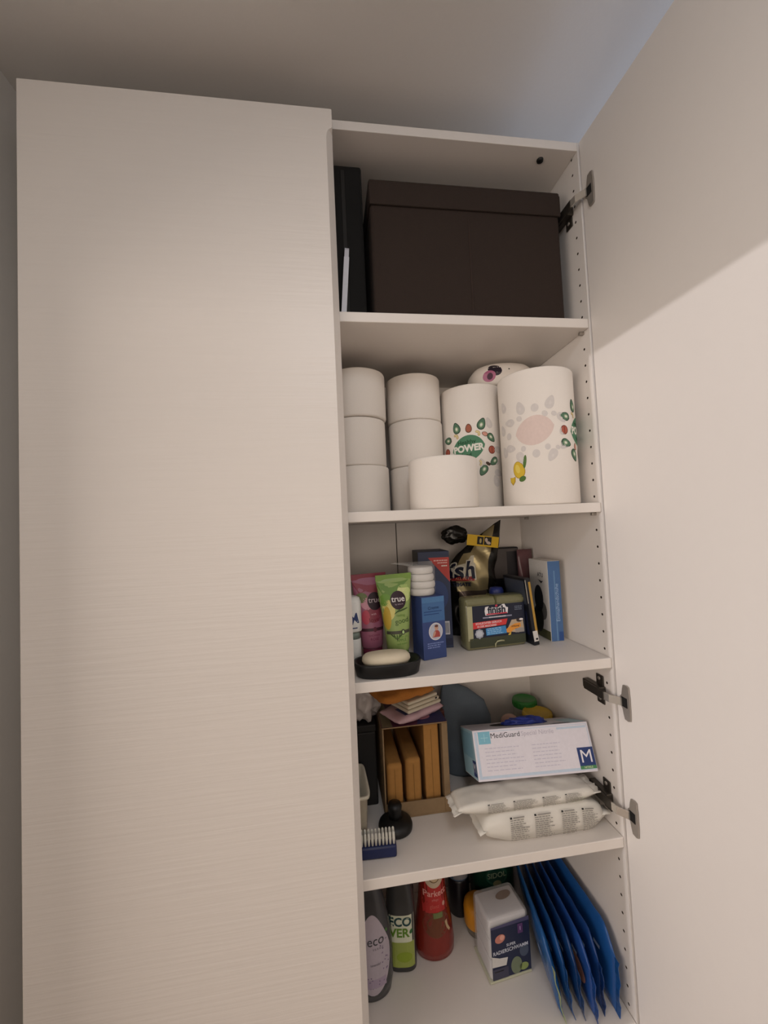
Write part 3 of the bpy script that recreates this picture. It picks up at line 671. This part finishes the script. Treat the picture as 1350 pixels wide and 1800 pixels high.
# soft packs lying on the carton
def softpack(name, label, loc, rz, L, W, H, mat, seed, rot=None, prints=None, fin=None):
    t = thing(name, label, 'packet', loc, rz, rot=rot)
    from_bm('film', pillow_bm(L, W, H, seed=seed, crumple=.0016), mat, t, True)
    if prints: prints(t)
    return t
zt = T4+.1793
softpack('wipes_pack', 'folded pink and navy packet lying lowest on the open carton', (.142, .172, zt+.001), .5, .125, .075, .020, M('#c9a8b0', .4, scale=25, vary=.35), 2, prints=lambda t: (lambda P: (P.rect(-.045, .045, -.034, .0, M('#3a3a66', .4), 0, 6, 3), P.ell(.02, .015, .016, .010, M('#b83a6a', .4), 1), P.build('print', t)))(Print(lambda u, v, h: (u, v, .0212+h))))
t = thing('folded_packet', 'cream folded packets stacked under the orange cloth on the carton', 'packet', (.150, .168, zt+.0235), .48)
for k in range(3): box('sheet', (-.045+.002*k, .045-.003*k, -.032+.002*k, .032, k*.0072, k*.0072+.0068), M('#cfc6b2', .7, vary=.05), t, bev=.0032, seg=3)
P = Print(lambda u, v, h: (u, -.0322+.002-h, v)); P.ell(.02, .005, .003, .002, BLACK, 0, n=10, rings=1); P.ell(.032, .012, .003, .002, BLACK, 0, n=10, rings=1); P.build('print', t)
t = thing('sponge_cloth', 'orange-brown folded cloth on top of the packets under the shelf', 'cloth', (.118, .165, zt+.0460), .35)
bm = pillow_bm(.125, .085, .022, seed=9, crumple=.002, puff=5); from_bm('cloth', bm, M('#b0702e', .9, bump=.5, scale=400, vary=.12), t, True)
# dark box and crumpled bag on it, basket
t = thing('dark_box', 'plain black box in the corner behind the white basket', 'box', (.029, .245, T4), 0)
box('body', (-.034, .034, -.07, .07, 0, .150), M('#1b1b1c', .6), t, bev=.003); box('lid', (-.035, .035, -.071, .071, .1503, .165), M('#1b1b1c', .6), t, bev=.002)
t = thing('plastic_bag', 'crumpled white plastic bag stuffed on the black box under the shelf', 'bag', (.039, .215, T4+.1662), 0)
bm = blob_bm(.040, .045, .056, .34, 2.6, 5, flat=-.045)
for v in bm.verts: v.co.z += .0455
from_bm('film', bm, M('#cfc8c6', .3, trans=.15, scale=50, vary=.1), t, True)
t = thing('plastic_basket', 'cream plastic basket just inside the closed door, on the glove shelf', 'basket', (.0135, .105, T4), .04)
bm = bmesh.new()
for r in (1,):
    rg = [(0, .014, .040, 6), (.002, .015, .041, 6), (.092, .0185, .049, 6), (.0925, .0225, .053, 6), (.098, .0228, .0533, 6), (.0985, .0215, .052, 6), (.098, .0178, .048, 6), (.004, .013, .039, 6)]
    add_loft(bm, rg, 48)
for v in bm.verts: v.co.x += .0
from_bm('tub', bm, M('#c9c2b0', .4), t, True)
# black stopper
t = thing('sink_stopper', 'black rubber stopper with a knob, behind the blue brush', 'stopper', (.087, .1045, T4))
lathe('base', [(.030, 0), (.0325, .002), (.0330, .007), (.0315, .012), (.027, .016), (.020, .019), (.0135, .021)], M('#141414', .45), t); lathe('knob', [(.0130, .021), (.0122, .028), (.0130, .036), (.0138, .041), (.0120, .046), (.004, .048)], M('#141414', .45), t)
# nail brush
t = thing('nail_brush', 'navy nail brush with white bristles pointing up, at the shelf front', 'brush', (.043, .0475, T4), -.05)
bm = bmesh.new(); add_box(bm, -.036, .036, -.011, .011, 0, .021, bev=.004, seg=3); from_bm('handle', bm, M('#1b2550', .4), t, True)
bp = None
for j in range(2):
    for i in range(11):
        x, y = -.0315+i*.0063, -.0055+j*.011
        if bp is None:
            bp = loft('bristle_tuft', [(0, .0018, .0018), (.010, .0026, .0022), (.019, .0022, .0018), (.021, .0012, .001)], M('#d2d0c6', .8), t, 10); q = bp
        else:
            q = bp.copy(); COL.objects.link(q)
        q.location = (x, y, .0208)
# wet wipe packs
WP = M('#ddd9d0', .38, scale=60, vary=.03, bump=.1); GT = M('#8a8680', .6)
def wipes(label, loc, rz, L, W, H, seed, cols, green):
    t = thing('wet_wipes_pack', label, 'wipes', loc, rz, 'white wet wipe packs')
    bm = pillow_bm(L, W, H, nx=36, ny=14, seed=seed, crumple=.0014, puff=4.5, box=8)
    from_bm('film', bm, WP, t, True)
    for s in (-1, 1):                                                        # zig-zag end seals
        b2 = bmesh.new(); n = 14; pr = None
        for j in range(n+1):
            v = -1+2*j/n; y = v*W/2*.92; dz = .0022*math.sin(v*7+seed)+.0012*math.sin(v*19)
            x0 = s*(L/2-.010); x1 = s*(L/2+.008+.002*(j % 2))
            drop = -.006 if s < 0 else .002
            r_ = [b2.verts.new((x0, y, H/2+dz*.4)), b2.verts.new((x1, y*1.06, H/2+dz+drop)), b2.verts.new((x1, y*1.06, H/2+dz+drop+.0008)), b2.verts.new((x0, y, H/2+dz*.4+.0008))]
            if pr:
                for q in range(4): b2.faces.new((pr[q], pr[(q+1) % 4], r_[(q+1) % 4], r_[q]))
            else: b2.faces.new(r_)
            pr = r_
        b2.faces.new(pr); from_bm('end_seal', b2, WP, t, True)
    # text blocks on a front sleeve that hugs the pack's rounded front
    def fr(u, v, h):
        uu = min(.999, abs(u)/(L/2)); e = max(0, 1-uu**4.5)**(1/2.2)
        s_ = max(-.999, min(.999, v)); ee = abs(s_)                             # v -1 bottom .. 1 top of the front roll
        yn = -(max(0, 1-ee**4.4))**(1/8)
        return (u, yn*W/2*(1-.10*uu**6)-.0022-h, H/2+math.copysign(1, s_)*H/2*ee*e)
    P = Print(fr)
    for a, b in cols:
        n = 11; dy = 1.44/n
        P.rect(a, a+.004, .70, .80, BLACK, 0); P.rect(a+.006, a+(b-a)*.75, .72, .78, GT, 0, 2)
        for i in range(n):
            y = .62-i*dy; xe = b-(b-a)*.35*random.random()
            x = a
            while x < xe:
                wd = random.uniform(.003, .009); P.rect(x, min(x+wd, xe), y-.028, y+.028, GT, 0); x += wd+.0012
    if green: P.rect(*green, M('#8aa05a', .5), 0, 3)
    P.build('fine_print', t, 'columns of small grey print')
    return t
wipes('white wet wipe pack lying flat on the shelf, underneath the other pack', (.3550, .0745, T4), -.02, .236, .108, .0535, 1, ((-.070, -.034), (-.024, .018), (.028, .062), (.068, .100)), None)
wipes('thinner white wet wipe pack sandwiched under the glove box', (.3250, .0555, T4+.0548), -.01, .266, .062, .0215, 4, ((-.080, -.040), (-.032, .016), (.024, .060), (.068, .104)), (.080, .112, -.9, -.6))
# glove box
t = thing('glove_box', 'white disposable glove box with a blue glove poking out, on the wipes', 'glove box', (.3650, .104, T4+.0715), rot=(-.36, 0, -.065))
GW, GD, GH = .1180, .052, .086
box('carton', (-GW, GW, -GD, GD, 0, GH), M('#dcd8e0', .45, vary=.02), t, bev=.0012)
P = Print(lambda u, v, h: (u, -GD-h, v*GH/.091)); LB = M('#c0cfe0', .45); NB = M('#243a72', .45); TQ = M('#7db8cc', .45)
P.rect(-.115, .115, .004, .0875, LB, 0); P.rect(-.110, .1135, .009, .0865, M('#e0dce4', .45), 1)
P.rect(-.108, -.084, .065, .0875, TQ, 2); P.rect(-.0965, -.0955, .069, .0835, M('#a8d4e0', .45), 3); P.rect(-.103, -.089, .0758, .0768, M('#a8d4e0', .45), 3)
P.text('MediGuard', -.0535, .0785, .0132, M('#2a2a32', .45), 2, 0); P.text('Special Nitrile', .012, .0785, .0118, M('#bcb6c4', .45), 2)
P.rect(.052, .112, .0805, .0845, LB, 2)
for k in range(7):
    P.lines(-.098, -.020, .056-k*.0065, .0575-k*.0065, 1, M('#c6c2d2', .45), 2, .9, .3, 8); P.lines(-.004, .066, .056-k*.0065, .0575-k*.0065, 1, M('#c6c2d2', .45), 2, .9, .3, 8)
P.rect(.0845, .1165, .0060, .0445, NB, 2); P.rect(.0845, .1165, .0060, .0118, M('#4a8a5a', .45), 3); P.text('M', .1005, .0275, .0330, M('#e6e4ea', .45), 3, .0); P.text('NITRILE', .1005, .0089, .0050, M('#c8d8b0', .45), 4, .02)
P.build('front_label', t)
P = Print(leftface(-GW)); P.rect(-.051, .051, .002, .085, M('#9fc4d2', .45), 0, 2, 3); P.rect(-.045, .040, .035, .08, M('#86b2c6', .45), 1); P.rect(.026, .049, .006, .033, NB, 2); P.text('M', .0375, .0195, .024, M('#e0e4ea', .45), 3, .0); P.build('side_label', t, 'pale turquoise side with a small M square')
P = Print(topface(GH)); P.rect(-.117, .117, -.051, .051, M('#cdcad2', .45), 0, 2, 2); P.rect(.05, .085, -.052, -.040, M('#5a5a64', .45), 1)
P.text('Examination gloves', .03, -.050, .0085, M('#55555f', .45), 1); P.rect(.078, .117, -.05, .02, M('#a9c6d0', .45), 1); P.ell(-.004, .002, .062, .030, DARK, 2, n=36); P.build('top_label', t)
bm = blob_bm(.045, .020, .012, .35, 2.8, 8, flat=-.001); from_bm('glove', bm, M('#2b3a8e', .45, vary=.1), t, True, loc=(.010, -.002, GH+.0012)).__setitem__('label', 'blue glove end poking out of the oval opening')
# jars at the back
def lidded(label, loc, r, h, lidc, bodyc, group=None):
    t = thing('jar', label, 'jar', loc)
    lathe('body', [(r*.86, 0), (r*.92, .003), (r*.92, h-.012), (r*.85, h-.004)], M(bodyc, .25, trans=.3), t)
    lathe('lid', [(r*.98, h-.014), (r, h-.012), (r, h), (r*.97, h+.003), (r*.88, h+.004), (r*.84, h+.0025), (.001, h+.002)], M(lidc, .45), t, 40)
    n = 30; b2 = bmesh.new()
    for k in range(n):
        a = 2*PI*k/n; x, y = r*math.cos(a), r*math.sin(a); bmesh.ops.create_cube(b2, size=1, matrix=Matrix.Translation((x, y, h-.006)) @ Matrix.Rotation(a, 4, 'Z') @ Matrix.Diagonal((.0014, .0022, .009, 1)))
    from_bm('grip_ridges', b2, M(lidc, .45), t)
    return t
lidded('jar with a green screw lid behind the glove box', (.447, .275, T4), .0290, .136, '#2f7a34', '#c8c8b8')
lidded('jar with a yellow screw lid at the side panel behind the glove box', (.4520, .2230, T4), .0335, .126, '#c9a83a', '#c8c0a0')
t = thing('bottle', 'bottle with a rounded dusky pink cap behind the glove box', 'bottle', (.3800, .216, T4))
lathe('body', [(.018, 0), (.020, .003), (.020, .090), (.014, .098)], M('#8a7a76', .4), t); lathe('cap', [(.0195, .098), (.021, .101), (.0215, .113), (.019, .124), (.012, .130), (.003, .132)], M('#b89488', .5), t); lathe('nozzle', [(.004, -.002), (.006, 0), (.006, .006), (.003, .009)], M('#3a3436', .4), t).location = (.006, -.020, .112)
t = thing('cloth_bag', 'slate blue cloth bag slumped at the back of the glove shelf', 'bag', (.292, .262, T4))
bm = bmesh.new(); add_loft(bm, [(0, .058, .036, 2.6), (.01, .064, .042, 2.5), (.07, .062, .042, 2.3), (.12, .060, .034, 2.2, -.004), (.155, .052, .022, 2.2, -.012), (.185, .034, .012, 2.2, -.026), (.200, .016, .005, 2, -.040), (.203, .004, .002, 2, -.044)], 40)
for v in bm.verts:
    k = noise.noise(v.co*30)*.006+noise.noise(v.co*75)*.002
    v.co += Vector((k, -k, k*.4 if v.co.z > .02 else 0))
from_bm('cloth', bm, M('#66727e', .9, bump=.4, scale=500, vary=.1), t, True)
t = thing('packet', 'dark red packet squeezed between the open carton and the blue bag', 'packet', (.217, .255, T4))
box('body', (-.009, .009, -.04, .04, 0, .150), M('#4a1f1e', .5), t, bev=.003); box('fold', (-.0085, .0085, -.038, .038, .150, .158), M('#5a2a26', .5), t, bev=.002)
t = thing('plastic_wrap', 'small scrap of clear crinkled wrap beside the open carton', 'wrapper', (.213, .178, T4))
bm = blob_bm(.006, .016, .018, .4, 3, 11, flat=-.016)
for v in bm.verts: v.co.z += .0165
from_bm('film', bm, M('#b8b0ba', .25, trans=.2, vary=.3, scale=90), t, True)

# ================================================================== LOWEST SHELF
T5 = S5+TH+.0003
# purple-grey bottle at the closed door
t = thing('soap_bottle', 'grey oval bottle with a lavender label, just inside the closed door', 'bottle', (.032, .138, T5), .05)
rg = [(0, .033, .024), (.003, .037, .027), (.030, .0425, .030), (.075, .0425, .030), (.120, .0385, .027), (.160, .031, .023), (.190, .023, .019), (.205, .016, .015), (.212, .013, .013)]
loft('body', rg, M('#46474a', .25, trans=.15, scale=60), t, 48); lathe('cap', [(.0145, .212), (.0150, .214), (.0145, .245), (.012, .248), (.002, .2485)], M('#5a5a5c', .4), t)
P = Print(surf(rg)); LV = M('#b4aab4', .45)
pts = [(.034*math.cos(a), .085+(.072 if math.sin(a) > 0 else .070)*math.sin(a)) for a in [2*PI*k/40 for k in range(40)]]
P.shape([(x*(1 if y < .1 else max(.45, 1-(y-.1)*6)), y) for x, y in pts], LV, 0, 8)
P.text('eco', .006, .112, .0235, M('#3a3a3e', .45), 2, 0); P.text('V E R D E', .010, .098, .0052, M('#6a666c', .45), 2); P.ell(.0285, .121, .002, .0035, M('#4a7a3a', .45), 2, .4, n=8, rings=1); P.text('lavendel', .004, .072, .0062, M('#6a666c', .45), 2)
for k in range(60):
    a = random.random(); x = random.uniform(-.03, .030); y = .025+.085*random.random()
    if (x/.034)**2+((y-.085)/.07)**2 < .85 and (x > .012 or y < .05): P.ell(x, y, .0012, .0016, M('#7a6a84', .45), 1, random.random()*3, n=6, rings=1)
P.rect(-.022, .024, .030, .046, M('#a596aa', .45), 1, 8); P.build('label', t, 'lavender label')
# dark grey bottle with lime label
t = thing('soap_bottle', 'dark grey bottle with a lime and white label, beside the red floor cleaner', 'bottle', (.0985, .176, T5), -.16)
rg = [(0, .026, .022, 3), (.003, .0295, .025, 3), (.120, .0295, .025, 3), (.150, .027, .023, 2.6), (.185, .019, .018, 2.2), (.205, .013, .013)]
loft('body', rg, M('#3a3b3c', .3, scale=60), t, 44); lathe('cap', [(.0150, .205), (.0155, .207), (.0150, .240), (.013, .243), (.002, .2435)], M('#2a2b2c', .4), t)
P = Print(surf(rg)); P.rect(-.0245, .0255, .012, .112, M('#d8dcc4', .45), 0, 10, 4, skew=.001); P.rect(-.0245, .0255, .012, .060, M('#98a650', .45), 1, 10, 3)
P.text('ECO', -.002, .099, .0235, M('#20484a', .45), 2, .03); P.text('VER', -.004, .078, .0235, M('#5f8a2a', .45), 2, .03); P.ell(.0205, .080, .003, .0048, M('#2f6a3a', .45), 2, -.4, n=10, rings=1, egg=.3); P.ell(.005, .032, .016, .010, M('#8aa02e', .45), 2); P.build('label', t, 'lime and white label')
# red parquet cleaner
t = thing('cleaner_bottle', 'translucent red floor cleaner bottle with a cream emblem', 'bottle', (.1715, .193, T5))
rg = [(0, .038, .030), (.003, .0415, .034), (.020, .0425, .035), (.060, .039, .032), (.100, .032, .027), (.130, .0285, .025), (.190, .0275, .024), (.215, .022, .020), (.235, .014, .014)]
loft('body', rg, M('#a3382c', .2, trans=.45, spec=.6), t, 48); lathe('cap', [(.0160, .235), (.0165, .237), (.0155, .270), (.013, .273), (.002, .2735)], M('#8a1a16', .4), t)
P = Print(surf(rg)); P.ell(.0, .160, .0205, .021, M('#c9b8a0', .45), 1, n=32, rings=4); P.ell(0, .162, .0125, .0125, M('#6b5030', .45), 2, n=24); P.ell(0, .162, .0105, .0105, M('#cdb896', .45), 3, n=24); P.text('W', 0, .162, .012, M('#6b5030', .45), 4)
P.rect(-.026, .026, .092, .150, M('#b8302e', .45), 0, 8, 3); P.text('Parkett', .0, .128, .0165, M('#e8a8a0', .45), 2, .015); P.text('pflege', 0, .1165, .006, M('#d88a82', .45), 2); P.text('glanz', -.002, .104, .010, M('#d06a5e', .45), 2); P.ell(.018, .105, .003, .0045, M('#d8a89a', .45), 2, n=10, rings=1)
P.ell(0, .070, .028, .024, M('#6a3a22', .45), 0); P.rect(-.006, .014, .082, .092, M('#6f7a4a', .45), 2, 4); P.shape([(.018, .072), (.023, .074), (.024, .064), (.030, .052), (.027, .050), (.021, .060)], M('#c8b08a', .45), 2, 2); P.build('label', t, 'red label with a cream round emblem')
# dark bottle
t = thing('bottle', 'dark slim bottle with a blue-grey sleeve behind the red floor cleaner', 'bottle', (.2500, .262, T5))
rg = [(0, .022, .022), (.003, .0245, .0245), (.075, .0245, .0245), (.082, .023, .023)]
loft('body', rg, M('#17161c', .3), t, 36); loft('sleeve', [(.082, .0242, .0242), (.085, .0250, .0250), (.190, .0250, .0250), (.205, .015, .015)], M('#5b6f88', .4, vary=.1), t, 36); lathe('cap', [(.0152, .205), (.0152, .235), (.002, .236)], M('#3a4a62', .4), t)
P = Print(cyl(.0252)); P.rect(-.018, .018, .086, .100, M('#8a8a8e', .4), 0, 8); P.rect(-.016, .016, .107, .112, M('#1c2230', .4), 0, 8); P.text('sensitiv', 0, .125, .007, M('#9fb2c8', .4), 1); P.build('label', t)
# green pack
t = thing('detergent_bottle', 'dark green bottle with a pale crest, behind the clear sponge box', 'bottle', (.336, .272, T5))
rg = [(0, .046, .030, 3), (.004, .050, .034, 3), (.110, .050, .034, 3), (.165, .046, .030, 2.6), (.195, .028, .020, 2.2), (.210, .016, .016)]
loft('body', rg, M('#123a2c', .35, vary=.1), t, 44); lathe('cap', [(.0180, .210), (.0185, .212), (.0175, .250), (.002, .2515)], M('#0d2a20', .4), t)
P = Print(surf(rg)); P.ell(0, .080, .026, .020, M('#2c5a46', .45), 0, n=28, rings=4); P.ell(0, .080, .022, .016, M('#174232', .45), 1, n=28, rings=4); P.text('SIDOL', 0, .082, .0165, M('#9aa88a', .45), 3, .01, .05); P.ell(0, .064, .010, .007, M('#8a8a62', .45), 2); P.build('label', t)
# orange topped bottle
t = thing('jar', 'squat round jar with an orange lid, tucked behind the clear sponge box', 'jar', (.2765, .2095, T5))
lathe('body', [(.022, 0), (.026, .002), (.0285, .014), (.0285, .018)], M('#8a7f70', .2, trans=.4), t, 40); lathe('lid', [(.0295, .018), (.0305, .020), (.0310, .048), (.029, .058), (.022, .0635), (.002, .0645)], M('#cf8a1e', .45), t, 40)
# clear sponge box
t = thing('sponge_box', 'clear plastic box of white cleaning sponges with a navy sleeve', 'box', (.3005, .1395, T5), .096)
SW, SD, SH = .0455, .0355, .122
box('shell', (-SW, SW, -SD, SD, 0, SH), M('#dcdcda', .12, alpha=.30, spec=.7), t, bev=.010, seg=4)
box('rim', (-SW-.0005, SW+.0005, -SD-.0005, SD+.0005, .001, .006), M('#b8b8a0', .3), t, bev=.002)
for k in range(3): box('sponge', (-SW+.004, SW-.004, -SD+.004, SD-.004, .004+k*.0375, .004+k*.0375+.037), M('#d0ccd0', .95, bump=.4, scale=500), t, bev=.004)
P = Print(front(-SD)); NVY = M('#1d2440', .45); P.rect(-.040, .044, .008, .102, NVY, 1, 2, 2); P.shape([(-.040, .102), (.044, .102), (.044, .110), (.0, .108), (-.040, .106)], M('#4a4766', .45), 1, 2)
P.ell(-.021, .082, .011, .008, M('#c07a6a', .45), 3, .2); P.ell(-.017, .084, .005, .005, M('#d8a090', .45), 4, 0, n=12, rings=1); P.rect(.018, .029, .082, .100, M('#5a3a6a', .45), 3); P.text('1', .0235, .091, .011, M('#c8b8d8', .45), 4)
P.text('SUPER', .002, .0665, .0072, M('#c8ccd8', .45), 3, .02); P.text('RADIERSCHWAMM', .001, .0575, .0098, M('#d8dce6', .45), 3, .008, .03, .92)
P.shape([(-.040, .032), (-.010, .030), (-.006, .044), (-.024, .046), (-.040, .052)], M('#c9c6c2', .45), 2, 2); P.rect(-.039, -.006, .008, .028, M('#3a3a4e', .45), 3, 2); P.lines(-.036, -.010, .021, .024, 1, BLACK, 4); P.ell(.012, .024, .012, .016, M('#6f7a62', .45), 2); P.ell(.030, .048, .010, .012, M('#4a5468', .45), 2); P.ell(.028, .018, .010, .007, M('#8a9a5a', .45), 2)
P.build('label', t, 'navy printed sleeve')
P = Print(topface(SH)); P.ell(.012, .006, .018, .009, M('#8a7a70', .5), 0, .2); P.build('top_print', t)
# white bottle at the back
t = thing('bottle', 'white bottle in the back corner above the blue refill packs', 'bottle', (.424, .288, T5))
rg = [(0, .028, .022, 3), (.003, .031, .025, 3), (.130, .031, .025, 3), (.160, .026, .022, 2.4), (.180, .015, .015)]
loft('body', rg, M('#c4bec0', .4), t, 36); lathe('cap', [(.016, .180), (.0165, .182), (.0155, .205), (.002, .206)], M('#8a3a3a', .4), t)
P = Print(surf(rg)); P.rect(-.024, .024, .07, .128, M('#a8a2a8', .45), 0, 8); P.ell(0, .105, .012, .012, M('#6a6672', .45), 1); P.build('label', t)
# blue refill packs standing on edge, fanned out
def refill(label, x, y, rz, lean, L, H, th, c, seed, extra=None, seal=None):
    t = thing('refill_pack', label, 'packet', (x, y, T5+.0006), group='blue refill packs', rot=(0, lean, rz))
    bm = bmesh.new(); prev = None; n = 22; seg = 20
    for i in range(n+1):
        s = i/n; yy = s*L; e = math.sin(PI*s**.5)**.75 if 0 < s < 1 else 0
        tk = .0008+th*e; hh = H/2*(1-.28*max(0, 1-s/.16)**1.5-.25*max(0, (s-.88)/.12)); zc = hh if s > .16 else hh*1.0
        vs = []
        for k in range(seg):
            a = 2*PI*k/seg; c_, q_ = math.cos(a), math.sin(a)
            px = math.copysign(abs(c_)**1.2, c_)*tk; pz = math.copysign(abs(q_)**.6, q_)*hh
            wob = .0018*noise.noise(Vector((s*9+seed*5, q_*1.4, seed)))*(1.2-s)
            vs.append(bm.verts.new((px+wob, yy, pz+zc)))
        if prev:
            for k in range(seg): bm.faces.new((prev[k], prev[(k+1) % seg], vs[(k+1) % seg], vs[k]))
        else: bm.faces.new(vs)
        prev = vs
    bm.faces.new(prev[::-1]); from_bm('film', bm, M(c, .25, vary=.18, scale=30, spec=.6), t, True)
    b2 = bmesh.new(); pr = None
    for j in range(11):
        z = (j/10)*H*.72; y_ = -.010+.0012*(j % 2); wv = .0018*math.sin(j*1.3+seed)
        r_ = [b2.verts.new((wv-.0005, y_, z)), b2.verts.new((wv+.0005, y_, z)), b2.verts.new((.0005, .004, z)), b2.verts.new((-.0005, .004, z))]
        if pr:
            for q in range(4): b2.faces.new((pr[q], pr[(q+1) % 4], r_[(q+1) % 4], r_[q]))
        else: b2.faces.new(r_)
        pr = r_
    b2.faces.new(pr); from_bm('end_seal', b2, M(seal or c, .3, vary=.18, scale=30), t)
    P = Print(lambda u, v, h: (-.0030-th*math.sin(PI*min(.999, max(.001, u/L))**.5)**.75*max(0, 1-abs(v/H*2-1)**2)**.6-h*2, u, v)); extra(P) if extra else None
    if extra: P.build('print', t)
    return t
def lp(c1, m=None, w=True):
    def f(P):
        if w: P.rect(.030, .048, .080, .086, M('#a8bcd8', .35), 1, 3)  # small pale patch: a highlight painted onto the film
        if m: P.ell(.028, .064, .022, .017, M(m, .35), 2, .5)
    return f
refill('blue refill pack with a pale green lower tip, beside the sponge box', .3670, .030, -.17, -.17, .222, .124, .0070, '#225894', 1, lp('#2f7cc4'), '#9aa87e')
refill('second blue refill pack from the sponge box', .3860, .032, -.14, -.13, .226, .120, .0070, '#1b4a84', 2, lp('#2466b0'))
refill('third blue refill pack from the sponge box, darkest film', .4040, .028, -.115, -.09, .230, .116, .0070, '#163a6c', 3, lp('#2258a0'))
refill('blue refill pack with a skin-toned picture on its end', .4225, .018, -.085, -.05, .236, .114, .0070, '#224a90', 4, lp('#3068bc', '#a8786a'))
refill('blue refill pack standing next to the tallest one', .4425, .028, -.055, -.005, .230, .116, .0070, '#183c76', 5, lp('#2460a8'))
refill('tallest blue refill pack, leaning on the right side panel', .4650, .020, -.02, .050, .240, .130, .0076, '#1f5292', 6, lp('#2d74c4', None, True))
